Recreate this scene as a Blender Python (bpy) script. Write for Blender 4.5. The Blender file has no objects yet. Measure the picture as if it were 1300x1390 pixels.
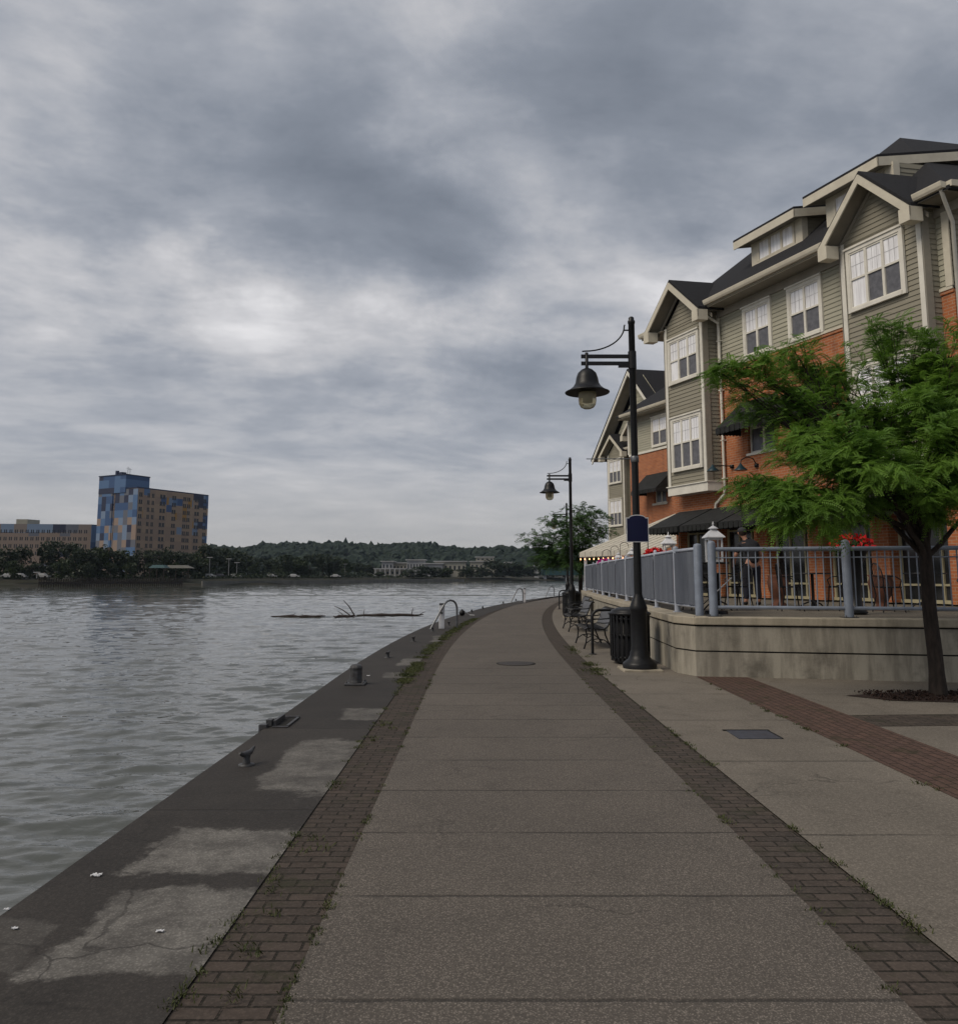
import bpy, bmesh, math, random
import numpy as np
from mathutils import Vector, Matrix
random.seed(7); RNG=np.random.default_rng(7)
S=bpy.context.scene; COL=S.collection
R=math.radians
# ---------------------------------------------------------------- helpers
def tag(o,label=None,cat=None,group=None,kind=None):
    if label: o['label']=label
    if cat: o['category']=cat
    if group: o['group']=group
    if kind: o['kind']=kind
    return o
def empty(name,loc,label=None,cat=None,group=None):
    o=bpy.data.objects.new(name,None); COL.objects.link(o); o.location=loc; o.empty_display_size=.2
    return tag(o,label,cat,group)
def rootloc(p):
    v=Vector((0,0,0))
    while p is not None: v+=p.location; p=p.parent
    return v
class MB:
    def __init__(s): s.v=[]; s.f=[]; s.m=[]; s.mi=0; s.sm=[]; s.smooth=False
    def face(s,pts):
        n=len(s.v); s.v+= [tuple(p) for p in pts]; s.f.append(tuple(range(n,n+len(pts)))); s.m.append(s.mi); s.sm.append(s.smooth)
    def add(s,vs,fs):
        n=len(s.v); s.v+=[tuple(p) for p in vs]
        for f in fs: s.f.append(tuple(n+i for i in f)); s.m.append(s.mi); s.sm.append(s.smooth)
    def box(s,a,b):
        x0,y0,z0=[min(a[i],b[i]) for i in range(3)]; x1,y1,z1=[max(a[i],b[i]) for i in range(3)]
        s.hexa([(x0,y0,z0),(x1,y0,z0),(x1,y1,z0),(x0,y1,z0)],[(x0,y0,z1),(x1,y0,z1),(x1,y1,z1),(x0,y1,z1)])
    def hexa(s,lo,hi):
        n=len(lo); s.add(list(lo)+list(hi),[tuple(range(n))[::-1],tuple(range(n,2*n))]+[(i,(i+1)%n,n+(i+1)%n,n+i) for i in range(n)])
    def obox(s,c,ax,ay,az,hx,hy,hz):
        c=Vector(c);ax=Vector(ax)*hx;ay=Vector(ay)*hy;az=Vector(az)*hz
        s.hexa([c-ax-ay-az,c+ax-ay-az,c+ax+ay-az,c-ax+ay-az],[c-ax-ay+az,c+ax-ay+az,c+ax+ay+az,c-ax+ay+az])
    def tube(s,pts,r,n=8,cap=True):
        pts=[Vector(p) for p in pts]; rs=r if isinstance(r,(list,tuple)) else [r]*len(pts)
        sm=s.smooth; s.smooth=n>5
        t0=(pts[1]-pts[0]).normalized(); up=Vector((0,0,1)) if abs(t0.z)<.9 else Vector((1,0,0))
        a=t0.cross(up).normalized(); vs=[]
        for i,p in enumerate(pts):
            t=(pts[min(i+1,len(pts)-1)]-pts[max(i-1,0)]).normalized()
            a=(a-t*a.dot(t)).normalized(); b=t.cross(a)
            for k in range(n):
                w=2*math.pi*k/n; vs.append(p+(a*math.cos(w)+b*math.sin(w))*rs[i])
        fs=[(i*n+k,i*n+(k+1)%n,(i+1)*n+(k+1)%n,(i+1)*n+k) for i in range(len(pts)-1) for k in range(n)]
        s.add(vs,fs); s.smooth=False
        if cap: s.face(vs[:n][::-1]); s.face(vs[-n:])
        s.smooth=sm
    def lathe(s,c,prof,n=20,a0=0,smooth=True):
        sm=s.smooth; s.smooth=smooth; cx,cy,cz=c; vs=[]
        for r,z in prof:
            for k in range(n):
                w=a0+2*math.pi*k/n; vs.append((cx+r*math.cos(w),cy+r*math.sin(w),cz+z))
        fs=[(i*n+k,i*n+(k+1)%n,(i+1)*n+(k+1)%n,(i+1)*n+k) for i in range(len(prof)-1) for k in range(n)]
        s.add(vs,fs); s.smooth=False
        if prof[0][0]>1e-4: s.face(vs[:n][::-1])
        if prof[-1][0]>1e-4: s.face(vs[-n:])
        s.smooth=sm
    def build(s,name,mats,parent=None,loc=None,label=None,cat=None,group=None,kind=None,bevel=0):
        me=bpy.data.meshes.new(name); L=rootloc(parent) if parent else Vector(loc or (0,0,0))
        me.from_pydata([tuple(Vector(v)-L) for v in s.v],[],s.f)
        for m in (mats if isinstance(mats,(list,tuple)) else [mats]): me.materials.append(m)
        me.polygons.foreach_set('material_index',s.m); me.polygons.foreach_set('use_smooth',s.sm); me.update()
        o=bpy.data.objects.new(name,me); COL.objects.link(o)
        if parent: o.parent=parent
        else: o.location=L
        if bevel:
            b=o.modifiers.new('b','BEVEL'); b.width=bevel; b.segments=2; b.limit_method='ANGLE'
        return tag(o,label,cat,group,kind)
def npmesh(name,V,F,mat,parent=None,loc=(0,0,0),smooth=False):
    L=np.array(rootloc(parent) if parent else loc,float); V=np.asarray(V,float)-L; F=np.asarray(F,int)
    me=bpy.data.meshes.new(name); k=F.shape[1]
    me.vertices.add(len(V)); me.vertices.foreach_set('co',V.ravel())
    me.loops.add(F.size); me.loops.foreach_set('vertex_index',F.ravel().astype(np.int32))
    me.polygons.add(len(F)); me.polygons.foreach_set('loop_start',np.arange(0,F.size,k,dtype=np.int32))
    me.polygons.foreach_set('use_smooth',np.full(len(F),smooth)); me.materials.append(mat); me.update(calc_edges=True)
    o=bpy.data.objects.new(name,me); COL.objects.link(o)
    if parent: o.parent=parent
    else: o.location=L
    return o
def copy_tree(o,parent=None):
    c=o.copy(); COL.objects.link(c)
    if parent: c.parent=parent
    for ch in list(o.children): copy_tree(ch,c)
    return c
# picture point + distance -> world position (camera at 1.6 m, pitched up 7.1 degrees)
FPX=1060.; CXP=650.; CYP=650.; TH=math.atan(132/1060.); CT,ST=math.cos(TH),math.sin(TH)
def at(px,py,Y):
    x=(px-CXP)/FPX; y=-(py-CYP)/FPX; d=Vector((x,CT-ST*y,ST+CT*y)); p=d*(Y/d.y); return Vector((p.x,Y,p.z+1.6))
def skydir(px,py):
    x=(px-CXP)/FPX; y=-(py-CYP)/FPX; return Vector((x,CT-ST*y,ST+CT*y)).normalized()
# ---------------------------------------------------------------- materials
class NT:
    def __init__(s,nt): s.t=nt
    def n(s,typ,ins={},**kw):
        d=s.t.nodes.new(typ)
        for k,v in kw.items(): setattr(d,k,v)
        for k,v in ins.items():
            i=d.inputs[k]
            if isinstance(v,bpy.types.NodeSocket): s.t.links.new(v,i)
            else: i.default_value=v
        return d
    def math(s,op,a,b=0.,c=0.,clamp=False):
        d=s.n('ShaderNodeMath',{0:a,1:b,2:c},operation=op); d.use_clamp=clamp; return d.outputs[0]
    def noise(s,vec,scale,detail=5,rough=.55,dist=0.):
        return s.n('ShaderNodeTexNoise',{'Vector':vec,'Scale':scale,'Detail':detail,'Roughness':rough,'Distortion':dist}).outputs['Fac']
    def mix(s,f,a,b,mode='MIX'):
        d=s.n('ShaderNodeMix',data_type='RGBA',blend_type=mode); d.clamp_factor=True
        for i,v in ((0,f),(6,a),(7,b)):
            if isinstance(v,bpy.types.NodeSocket): s.t.links.new(v,d.inputs[i])
            else: d.inputs[i].default_value=v if i==0 else (tuple(v)+(1,))[:4]
        return d.outputs[2]
    def ss(s,x,a,b):
        d=s.n('ShaderNodeMapRange',{0:x,1:a,2:b,3:0.,4:1.},interpolation_type='SMOOTHSTEP'); return d.outputs[0]
    def ramp(s,x,stops):
        d=s.n('ShaderNodeValToRGB',{0:x}); e=d.color_ramp.elements
        while len(e)<len(stops): e.new(.5)
        for i,(p,c) in enumerate(stops): e[i].position=p; e[i].color=tuple(c)+(1,)
        return d.outputs[0]
def newmat(name):
    m=bpy.data.materials.new(name); m.use_nodes=True; nt=m.node_tree; nt.nodes.clear(); N=NT(nt)
    b=N.n('ShaderNodeBsdfPrincipled'); o=N.n('ShaderNodeOutputMaterial'); nt.links.new(b.outputs[0],o.inputs[0])
    tc=N.n('ShaderNodeTexCoord').outputs['Object']
    def setp(**k):
        for a,v in k.items():
            i=b.inputs[a.replace('_',' ')]
            if isinstance(v,bpy.types.NodeSocket): nt.links.new(v,i)
            else: i.default_value=(tuple(v)+(1,)) if isinstance(v,tuple) and len(v)==3 else v
    def bump(h,st,dist=.01):
        d=N.n('ShaderNodeBump',{'Height':h,'Strength':st,'Distance':dist}); nt.links.new(d.outputs[0],b.inputs['Normal']); return d
    return m,N,setp,bump,tc
def M(name,c,c2=None,scale=4,rough=.8,bump=0,bscale=60,metal=0,stretch=None,spec=.3):
    m,N,setp,bp,tc=newmat(name)
    c2=c2 or tuple(x*.75 for x in c)
    v=tc
    if stretch: v=N.n('ShaderNodeMapping',{'Vector':tc,'Scale':stretch}).outputs[0]
    f=N.noise(v,scale,7,.6)
    setp(Base_Color=N.mix(N.ss(f,.3,.7),c,c2),Roughness=rough,Metallic=metal); setp(**{'Specular_IOR_Level':spec})
    if bump: bp(N.noise(v,bscale,4),bump,.01)
    return m
MAT={}
MAT['black']=M('black painted iron',(.006,.006,.007),(.01,.01,.011),20,.42,.15,90,spec=.3)
MAT['blackfab']=M('black awning canvas',(.013,.014,.014),(.022,.023,.023),6,.85,.2,120)
MAT['steel']=M('galvanised steel',(.22,.23,.24),(.13,.13,.135),15,.4,metal=.7)
MAT['darkiron']=M('weathered iron',(.06,.062,.068),(.03,.028,.027),14,.55,.3,60,spec=.5)
MAT['rail']=M('blue grey painted rail',(.22,.255,.32),(.165,.19,.24),5,.5,.08,60,spec=.5)
MAT['railpale']=M('pale weathered rail paint',(.42,.44,.5),(.3,.33,.39),4,.5,.1,70,spec=.4)
MAT['panel']=M('blue grey wind screen fabric',(.085,.095,.12),(.125,.138,.165),3,.75,.3,40,stretch=(1,1,.12))
MAT['trim']=M('cream painted trim',(.6,.555,.45),(.52,.475,.385),3,.6)
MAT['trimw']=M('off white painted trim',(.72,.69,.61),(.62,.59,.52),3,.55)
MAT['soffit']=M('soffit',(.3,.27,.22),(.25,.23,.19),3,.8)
MAT['shingle']=M('dark asphalt shingle',(.011,.011,.013),(.022,.022,.025),18,.9,.6,60)
MAT['white']=M('white enamel',(.72,.72,.74),(.55,.55,.57),6,.4,spec=.5)
MAT['candle']=M('candle wax',(.6,.58,.42))
MAT['screen']=M('dark insect screen',(.14,.14,.155),(.09,.09,.1),8,.35,spec=.4)
MAT['darkglass']=M('dark glass',(.012,.014,.015),(.03,.03,.03),1.5,.12,spec=.5)
MAT['sign']=M('navy sign enamel',(.004,.006,.035),(.006,.008,.045),3,.4)
MAT['bark']=M('dark bark',(.045,.034,.028),(.02,.016,.014),22,.95,.9,40,stretch=(1,1,.25))
MAT['mulch']=M('mulch',(.04,.022,.016),(.018,.011,.009),30,1,.9,60)
MAT['dgreen']=M('dark leaves',(.022,.045,.012),(.05,.085,.018),9,.8)
MAT['redfl']=M('red petals',(.7,.01,.012),(.42,.005,.01),40,.6)
MAT['pinkfl']=M('pink petals',(.6,.03,.3),(.4,.02,.2),40,.6)
MAT['terra']=M('terracotta',(.13,.05,.03),(.09,.04,.025),8,.8)
MAT['skin']=M('skin',(.42,.22,.15),(.36,.18,.12),8,.55)
MAT['shirt']=M('black cotton shirt',(.014,.014,.017),(.02,.02,.024),12,.9)
MAT['trouser']=M('dark trousers',(.012,.014,.022),(.02,.02,.03),12,.9)
MAT['capm']=M('dark cap cloth',(.03,.03,.035),(.05,.05,.055),12,.9)
MAT['hair']=M('dark hair',(.02,.013,.01),(.03,.02,.015),30,.8)
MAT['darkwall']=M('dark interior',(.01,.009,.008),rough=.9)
MAT['plate']=M('blue grey steel plate',(.075,.085,.11),(.055,.06,.075),12,.45,metal=.3)
MAT['covr']=M('rusty manhole iron',(.05,.042,.038),(.03,.026,.024),30,.7,.4,70)
MAT['litter']=M('litter paper',(.65,.65,.66),(.45,.45,.46),30,.7)
MAT['wood']=M('wet driftwood',(.05,.035,.03),(.025,.02,.018),12,.8)
MAT['joint']=M('dark joint',(.02,.019,.017),rough=1)
MAT['tealshade']=M('teal enamel shade',(.012,.04,.055),(.01,.03,.04),5,.4)
MAT['pilot']=M('weathered piles',(.045,.035,.028),(.02,.018,.016),2,.95)
def streak(name,c,c2,c3):
    m,N,setp,bp,tc=newmat(name)
    v=N.n('ShaderNodeMapping',{'Vector':tc,'Scale':(1,1,.16)}).outputs[0]
    a=N.noise(v,5,6,.65); b=N.noise(tc,1.6,8,.65); g=N.noise(tc,60,3)
    col=N.mix(N.ss(a,.38,.66),c,c2); col=N.mix(N.math('MULTIPLY',N.ss(b,.5,.72),.75),col,c3)
    col=N.mix(N.math('MULTIPLY',g,.35),col,tuple(x*.6 for x in c))
    setp(Base_Color=col,Roughness=.92); bp(N.noise(tc,35,5),.4,.01); return m
MAT['wallc']=streak('stained retaining wall concrete',(.36,.33,.27),(.2,.18,.145),(.06,.052,.042))
MAT['capc']=streak('pale cap concrete',(.4,.35,.27),(.28,.25,.19),(.12,.105,.085))
# aggregate concrete of the path with saw cut joints every metre
def groundmat(name,c,c2,c3,grain,joint=None,patches=None,rough=.9,jw=.012,agg=1.):
    m,N,setp,bp,tc=newmat(name)
    sx=N.n('ShaderNodeSeparateXYZ',{0:tc})
    big=N.noise(tc,.55,9,.62,.4); mid=N.noise(tc,3.2,8,.66); fine=N.noise(tc,grain,3,.7); grit=N.n('ShaderNodeTexVoronoi',{'Vector':tc,'Scale':grain*1.1}).outputs['Distance']
    col=N.mix(N.ss(big,.33,.68),c,c2); col=N.mix(N.math('MULTIPLY',N.ss(mid,.48,.75),.6),col,c3)
    if patches:
        w=N.math('MULTIPLY',N.math('SUBTRACT',N.noise(tc,2.2,9,.72),.5),1.35)
        tot=None
        for (x0,x1,y0,y1,a) in patches:
            dx=N.math('MULTIPLY',N.math('ABSOLUTE',N.math('SUBTRACT',sx.outputs[0],(x0+x1)/2)),2/(x1-x0))
            dy=N.math('MULTIPLY',N.math('ABSOLUTE',N.math('SUBTRACT',sx.outputs[1],(y0+y1)/2)),2/(y1-y0))
            q=N.math('ADD',N.math('MAXIMUM',dx,dy),w); k=N.math('MULTIPLY',N.math('SUBTRACT',1,N.ss(q,.86,1.04)),a)
            tot=k if tot is None else N.math('MAXIMUM',tot,k)
        pc=N.mix(N.ss(N.noise(tc,3.5,9,.75),.38,.62),(.275,.258,.232),(.14,.13,.118))
        col=N.mix(tot,col,pc)
    slab=N.n('ShaderNodeTexWhiteNoise',{'Vector':N.n('ShaderNodeCombineXYZ',{0:N.math('FLOOR',N.math('DIVIDE',sx.outputs[0],3.1)),1:N.math('FLOOR',N.math('DIVIDE',N.math('SUBTRACT',sx.outputs[1],(joint or (1,0,1))[1]),(joint or (1,0,1))[0])),2:0.}).outputs[0]},noise_dimensions='3D').outputs['Value']
    col=N.mix(N.math('MULTIPLY',slab,.3),col,tuple(x*.62 for x in c2))
    dist=N.n('ShaderNodeVectorMath',{0:tc,1:N.n('ShaderNodeVectorMath',{0:N.n('ShaderNodeTexNoise',{'Vector':tc,'Scale':2.5,'Detail':6.}).outputs['Color'],3:.5},operation='SCALE').outputs[0]},operation='ADD').outputs[0]
    ck=N.n('ShaderNodeTexVoronoi',{'Vector':dist,'Scale':.42},feature='DISTANCE_TO_EDGE').outputs['Distance']
    ckm=N.math('MULTIPLY',N.math('SUBTRACT',1,N.ss(ck,.0015,.006)),N.ss(N.noise(tc,.7,3),.5,.58))
    col=N.mix(N.math('MULTIPLY',ckm,.6),col,(.025,.022,.02))
    st=N.ss(N.noise(tc,1.3,9,.72,.8),.56,.66); col=N.mix(N.math('MULTIPLY',st,.4),col,tuple(x*.55 for x in c3))
    # pitting, small dark spots
    spots=N.ss(N.noise(tc,26,2,.5),.72,.8)
    col=N.mix(N.math('MULTIPLY',spots,.5),col,tuple(x*.3 for x in c3))
    col=N.mix(N.math('MULTIPLY',N.ss(N.noise(tc,grain*.55,4,.75),.42,.66),.2+.38*agg),col,tuple(min(1,x*1.75) for x in c))
    col=N.mix(N.math('MULTIPLY',N.ss(grit,.2,.5),.3+.35*agg),col,tuple(x*.5 for x in c3))
    h=N.math('ADD',N.math('MULTIPLY',fine,.5),N.math('MULTIPLY',mid,.5))
    if joint:
        sp,off,axis=joint
        yy=N.math('ADD',sx.outputs[axis],N.math('MULTIPLY',N.math('SUBTRACT',mid,.5),.035))
        fr=N.math('ABSOLUTE',N.math('SUBTRACT',N.math('FRACT',N.math('DIVIDE',N.math('ADD',yy,-off+sp*.5+sp*100),sp)),.5))
        ln=N.math('SUBTRACT',1,N.ss(N.math('MULTIPLY',fr,sp),jw*.4,jw*1.3))
        ln=N.math('MULTIPLY',ln,N.ss(N.noise(tc,1.1,4),.28,.5))
        col=N.mix(N.math('MULTIPLY',ln,.6),col,(.018,.016,.014)); h=N.math('SUBTRACT',h,N.math('MULTIPLY',ln,1.5))
    setp(Base_Color=col,Roughness=rough,Specular_IOR_Level=.25); bp(h,.55,.012); return m
MAT['path']=groundmat('exposed aggregate path',(.185,.16,.136),(.13,.114,.099),(.085,.074,.064),95,(.975,7.09,1))
MAT['pave']=groundmat('pavement slabs',(.225,.196,.162),(.158,.139,.116),(.098,.085,.07),70,(1.95,7.05,1),jw=.014,agg=.25)
MAT['terrace']=groundmat('terrace concrete',(.24,.21,.17),(.17,.15,.12),(.11,.1,.08),60)
MAT['apron']=groundmat('stained quay concrete',(.056,.049,.043),(.034,.03,.027),(.024,.021,.019),60,(2.9,5.62,1),
  [(-1.85,-.9,3.35,4.25,.8),(-1.93,-.9,4.45,5.25,.85),(-1.75,-1.0,6.0,8.0,.75),(-1.6,-.9,9.0,9.8,.75),(-1.9,-.9,1.4,2.6,.3),(-1.55,-.9,12.6,13.4,.7),(-1.5,-.9,14.3,15.6,.75),(-1.2,-.5,19.5,21.5,.7),(-2.25,-1.9,3.4,3.9,.25)],rough=.8,agg=.15)
MAT['ground']=M('plain ground',(.05,.055,.03),(.07,.065,.045),1,.95)
MAT['bank']=M('far bank',(.04,.036,.028),(.025,.028,.016),.15,.95)
MAT['quayface']=streak('quay wall face',(.1,.09,.08),(.06,.055,.05),(.025,.025,.022))
def brickground(name,c1,c2,mort,rot=0,bw=.19,rh=.088,moss=None):
    m,N,setp,bp,tc=newmat(name)
    v=N.n('ShaderNodeMapping',{'Vector':tc,'Rotation':(0,0,rot)}).outputs[0]
    wob=N.n('ShaderNodeVectorMath',{0:v,1:N.n('ShaderNodeVectorMath',{0:N.n('ShaderNodeTexNoise',{'Vector':tc,'Scale':3.}).outputs['Color'],3:.02},operation='SCALE').outputs[0]},operation='ADD').outputs[0]
    b=N.n('ShaderNodeTexBrick',{'Vector':wob,'Color1':c1+(1,),'Color2':c2+(1,),'Mortar':mort+(1,),'Scale':1.,'Mortar Size':.007,'Mortar Smooth':.3,'Brick Width':bw,'Row Height':rh,'Bias':0.})
    col=N.mix(N.math('MULTIPLY',N.ss(N.noise(tc,9,6,.7),.4,.75),.6),b.outputs[0],tuple(x*.45 for x in c1))
    col=N.mix(N.math('MULTIPLY',N.ss(N.noise(tc,70,3),.45,.7),.35),col,tuple(x*1.7 for x in c1))
    mo=N.ss(N.noise(tc,2.6,9,.75),.5,.68); col=N.mix(N.math('MULTIPLY',mo,.7),col,moss or (.03,.032,.016))
    setp(Base_Color=col,Roughness=.92,Specular_IOR_Level=.2)
    h=N.math('ADD',N.math('MULTIPLY',b.outputs['Fac'],-1.),N.math('MULTIPLY',N.noise(tc,40,4),.4)); bp(h,.9,.012); return m
MAT['brickL']=brickground('worn paving brick',(.075,.058,.048),(.046,.038,.032),(.018,.016,.012))
MAT['brickR']=brickground('brown paving brick',(.08,.063,.052),(.05,.042,.036),(.019,.017,.013))
MAT['brickO']=brickground('red paving brick',(.105,.064,.05),(.078,.05,.041),(.03,.023,.018),rot=R(90),bw=.19,rh=.088)
FA=R(23); DU=Vector((math.sin(FA),-math.cos(FA),0)); DN=Vector((-math.cos(FA),-math.sin(FA),0))
_B=R(10); EV=Vector((-math.cos(_B),-math.sin(_B),0)); EV=EV/EV.dot(DN)
def facevec(N,tc):
    a=N.n('ShaderNodeVectorMath',{0:tc,1:DU+DN},operation='DOT_PRODUCT').outputs['Value']
    z=N.n('ShaderNodeSeparateXYZ',{0:tc}).outputs[2]
    return N.n('ShaderNodeCombineXYZ',{0:a,1:z,2:0.}).outputs[0],z
def brickwall(name,c1,c2,mort):
    m,N,setp,bp,tc=newmat(name); v,z=facevec(N,tc)
    b=N.n('ShaderNodeTexBrick',{'Vector':v,'Color1':c1+(1,),'Color2':c2+(1,),'Mortar':mort+(1,),'Scale':1.,'Mortar Size':.008,'Mortar Smooth':.2,'Brick Width':.22,'Row Height':.075,'Bias':-.1})
    gr=N.noise(N.n('ShaderNodeMapping',{'Vector':tc,'Scale':(1.3,1.3,.14)}).outputs[0],1.6,6,.65)
    col=N.mix(N.math('MULTIPLY',N.ss(N.noise(tc,1.2,8,.65),.45,.75),.4),b.outputs[0],tuple(x*.6 for x in c1))
    col=N.mix(N.math('MULTIPLY',N.ss(N.noise(tc,30,4),.5,.75),.3),col,tuple(x*.5 for x in c2)); col=N.mix(N.math('MULTIPLY',N.ss(gr,.5,.72),.4),col,(.12,.055,.03))
    setp(Base_Color=col,Roughness=.9); bp(b.outputs['Fac'],-.5,.01); return m
MAT['brick']=brickwall('orange brown face brick',(.42,.135,.045),(.29,.085,.032),(.38,.25,.17))
MAT['sidingA']=M('khaki clapboard',(.27,.25,.195),(.235,.215,.165),2.5,.7,stretch=(.4,.4,4))
MAT['sidingB']=M('pale khaki clapboard',(.38,.365,.285),(.33,.315,.245),2.5,.7,stretch=(.4,.4,4))
# pale sheer curtains behind upper panes: vertical folds, sky reflection put into the white
def curtain(name):
    m,N,setp,bp,tc=newmat(name); v,z=facevec(N,tc)
    f=N.noise(N.n('ShaderNodeMapping',{'Vector':v,'Scale':(9,.5,1)}).outputs[0],1.5,4,.6)
    setp(Base_Color=N.mix(N.ss(f,.35,.65),(.93,.93,.95),(.72,.71,.73)),Roughness=.25,Specular_IOR_Level=.6,Coat_Weight=.5,Coat_Roughness=.05); return m
MAT['curtain']=curtain('sheer curtain with painted sky reflection')
def foliage(name,c,c2,scale,tr=.3):
    m,N,setp,bp,tc=newmat(name); f=N.noise(tc,scale,4,.6); g=N.noise(tc,scale*9,2)
    col=N.mix(N.ss(f,.35,.65),c,c2); col=N.mix(N.math('MULTIPLY',g,.4),col,tuple(x*1.5 for x in c2))
    setp(Base_Color=col,Roughness=.55,Specular_IOR_Level=.3)
    t=N.n('ShaderNodeBsdfTranslucent',{'Color':col}); nt=m.node_tree
    b=[x for x in nt.nodes if x.type=='BSDF_PRINCIPLED'][0]; o=[x for x in nt.nodes if x.type=='OUTPUT_MATERIAL'][0]
    ms=N.n('ShaderNodeMixShader',{0:tr,1:b.outputs[0],2:t.outputs[0]}); nt.links.new(ms.outputs[0],o.inputs[0]); return m
MAT['leaf']=foliage('locust leaves',(.045,.11,.014),(.17,.3,.045),1.9,.42)
MAT['leaf2']=foliage('far locust leaves',(.03,.07,.02),(.055,.11,.028),1.3)
MAT['farleaf']=foliage('park tree leaves',(.01,.018,.008),(.02,.032,.011),.25,.1)
MAT['farleaf2']=foliage('lighter park tree leaves',(.018,.03,.01),(.032,.048,.014),.25,.1)
MAT['grass']=foliage('verge grass',(.03,.042,.01),(.062,.07,.02),2,.2)
MAT['hillleaf']=M('hill forest',(.012,.022,.016),(.02,.032,.022),.12,.9)
# water
def water():
    m,N,setp,bp,tc=newmat('river water')
    setp(Base_Color=(.088,.092,.082),Roughness=.035,IOR=1.55,Specular_IOR_Level=.5)
    v=N.n('ShaderNodeMapping',{'Vector':tc,'Scale':(.7,1.7,1)}).outputs[0]
    h=N.noise(v,3.2,4,.55,.4); bp(h,.35,.05); return m
MAT['water']=water()
def mosaic(name,cw,ch,ang,stops,gx=0):
    m,N,setp,bp,tc=newmat(name); s=N.n('ShaderNodeSeparateXYZ',{0:tc})
    a=N.math('ADD',N.math('MULTIPLY',s.outputs[0],math.cos(ang)),N.math('MULTIPLY',s.outputs[1],math.sin(ang)))
    cell=N.n('ShaderNodeCombineXYZ',{0:N.math('FLOOR',N.math('DIVIDE',a,cw)),1:N.math('FLOOR',N.math('DIVIDE',s.outputs[2],ch)),2:0.})
    w=N.n('ShaderNodeTexWhiteNoise',{'Vector':cell.outputs[0]},noise_dimensions='3D').outputs['Value']
    hz=N.math('MULTIPLY',N.math('FLOOR',N.math('DIVIDE',s.outputs[2],ch)),ch)
    k=N.math('ADD',N.math('MULTIPLY',w,.55),N.math('MULTIPLY',N.math('SUBTRACT',1,N.math('DIVIDE',hz,38.)),.55))
    if gx: k=N.math('SUBTRACT',k,N.math('MULTIPLY',N.math('POWER',N.math('DIVIDE',N.math('MAXIMUM',a,0.),35.),2.),gx))
    d=N.ramp(k,stops); setp(Base_Color=d,Roughness=.6); 
    for x in m.node_tree.nodes:
        if x.type=='VALTORGB': x.color_ramp.interpolation='CONSTANT'
    return m
# ---------------------------------------------------------------- camera, sun, sky
cam=bpy.data.cameras.new('camera'); co=bpy.data.objects.new('camera',cam); COL.objects.link(co); S.camera=co
co.location=(0,0,1.6); co.rotation_euler=(R(90)+TH,0,0)
cam.sensor_fit='HORIZONTAL'; cam.sensor_width=36; cam.lens=36*1060/1300; cam.shift_y=-45/1300; cam.clip_end=6000; cam.clip_start=.1
S.view_settings.view_transform='Standard'; S.view_settings.look='None'; S.view_settings.exposure=.3; S.view_settings.gamma=1
SUNEL,SUNAZ=R(48),R(245)   # azimuth clockwise from +Y
sd=Vector((math.sin(SUNAZ)*math.cos(SUNEL),math.cos(SUNAZ)*math.cos(SUNEL),math.sin(SUNEL)))
sl=bpy.data.lights.new('sun','SUN'); sl.energy=1.75; sl.angle=R(30); sl.color=(1,.9,.76)
so=bpy.data.objects.new('sun',sl); COL.objects.link(so); so.rotation_euler=sd.to_track_quat('Z','Y').to_euler()
wd=bpy.data.worlds.new('World'); S.world=wd; wd.use_nodes=True; wd.node_tree.nodes.clear(); N=NT(wd.node_tree)
sky=N.n('ShaderNodeTexSky',sky_type='NISHITA',sun_disc=False,sun_elevation=SUNEL,sun_rotation=SUNAZ)
tcg=N.n('ShaderNodeTexCoord').outputs['Generated']
dv=N.n('ShaderNodeVectorMath',{0:tcg},operation='NORMALIZE').outputs[0]
sx=N.n('ShaderNodeSeparateXYZ',{0:dv}); zc=N.math('ADD',N.math('MAXIMUM',sx.outputs[2],0.),.14)
pl=N.n('ShaderNodeCombineXYZ',{0:N.math('DIVIDE',sx.outputs[0],zc),1:N.math('DIVIDE',sx.outputs[1],zc),2:0.}).outputs[0]
pl=N.n('ShaderNodeMapping',{'Vector':pl,'Rotation':(0,0,R(68))}).outputs[0]
pl=N.n('ShaderNodeMapping',{'Vector':pl,'Scale':(1.05,.82,1),'Location':(3.1,1.7,0)}).outputs[0]
n1=N.noise(pl,1.15,9,.58,.35); n2=N.noise(pl,3.3,7,.6,.2)
val=N.math('ADD',N.math('MULTIPLY',N.math('SUBTRACT',n1,.5),1.25),N.math('MULTIPLY',N.math('SUBTRACT',n2,.5),.62))
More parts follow.
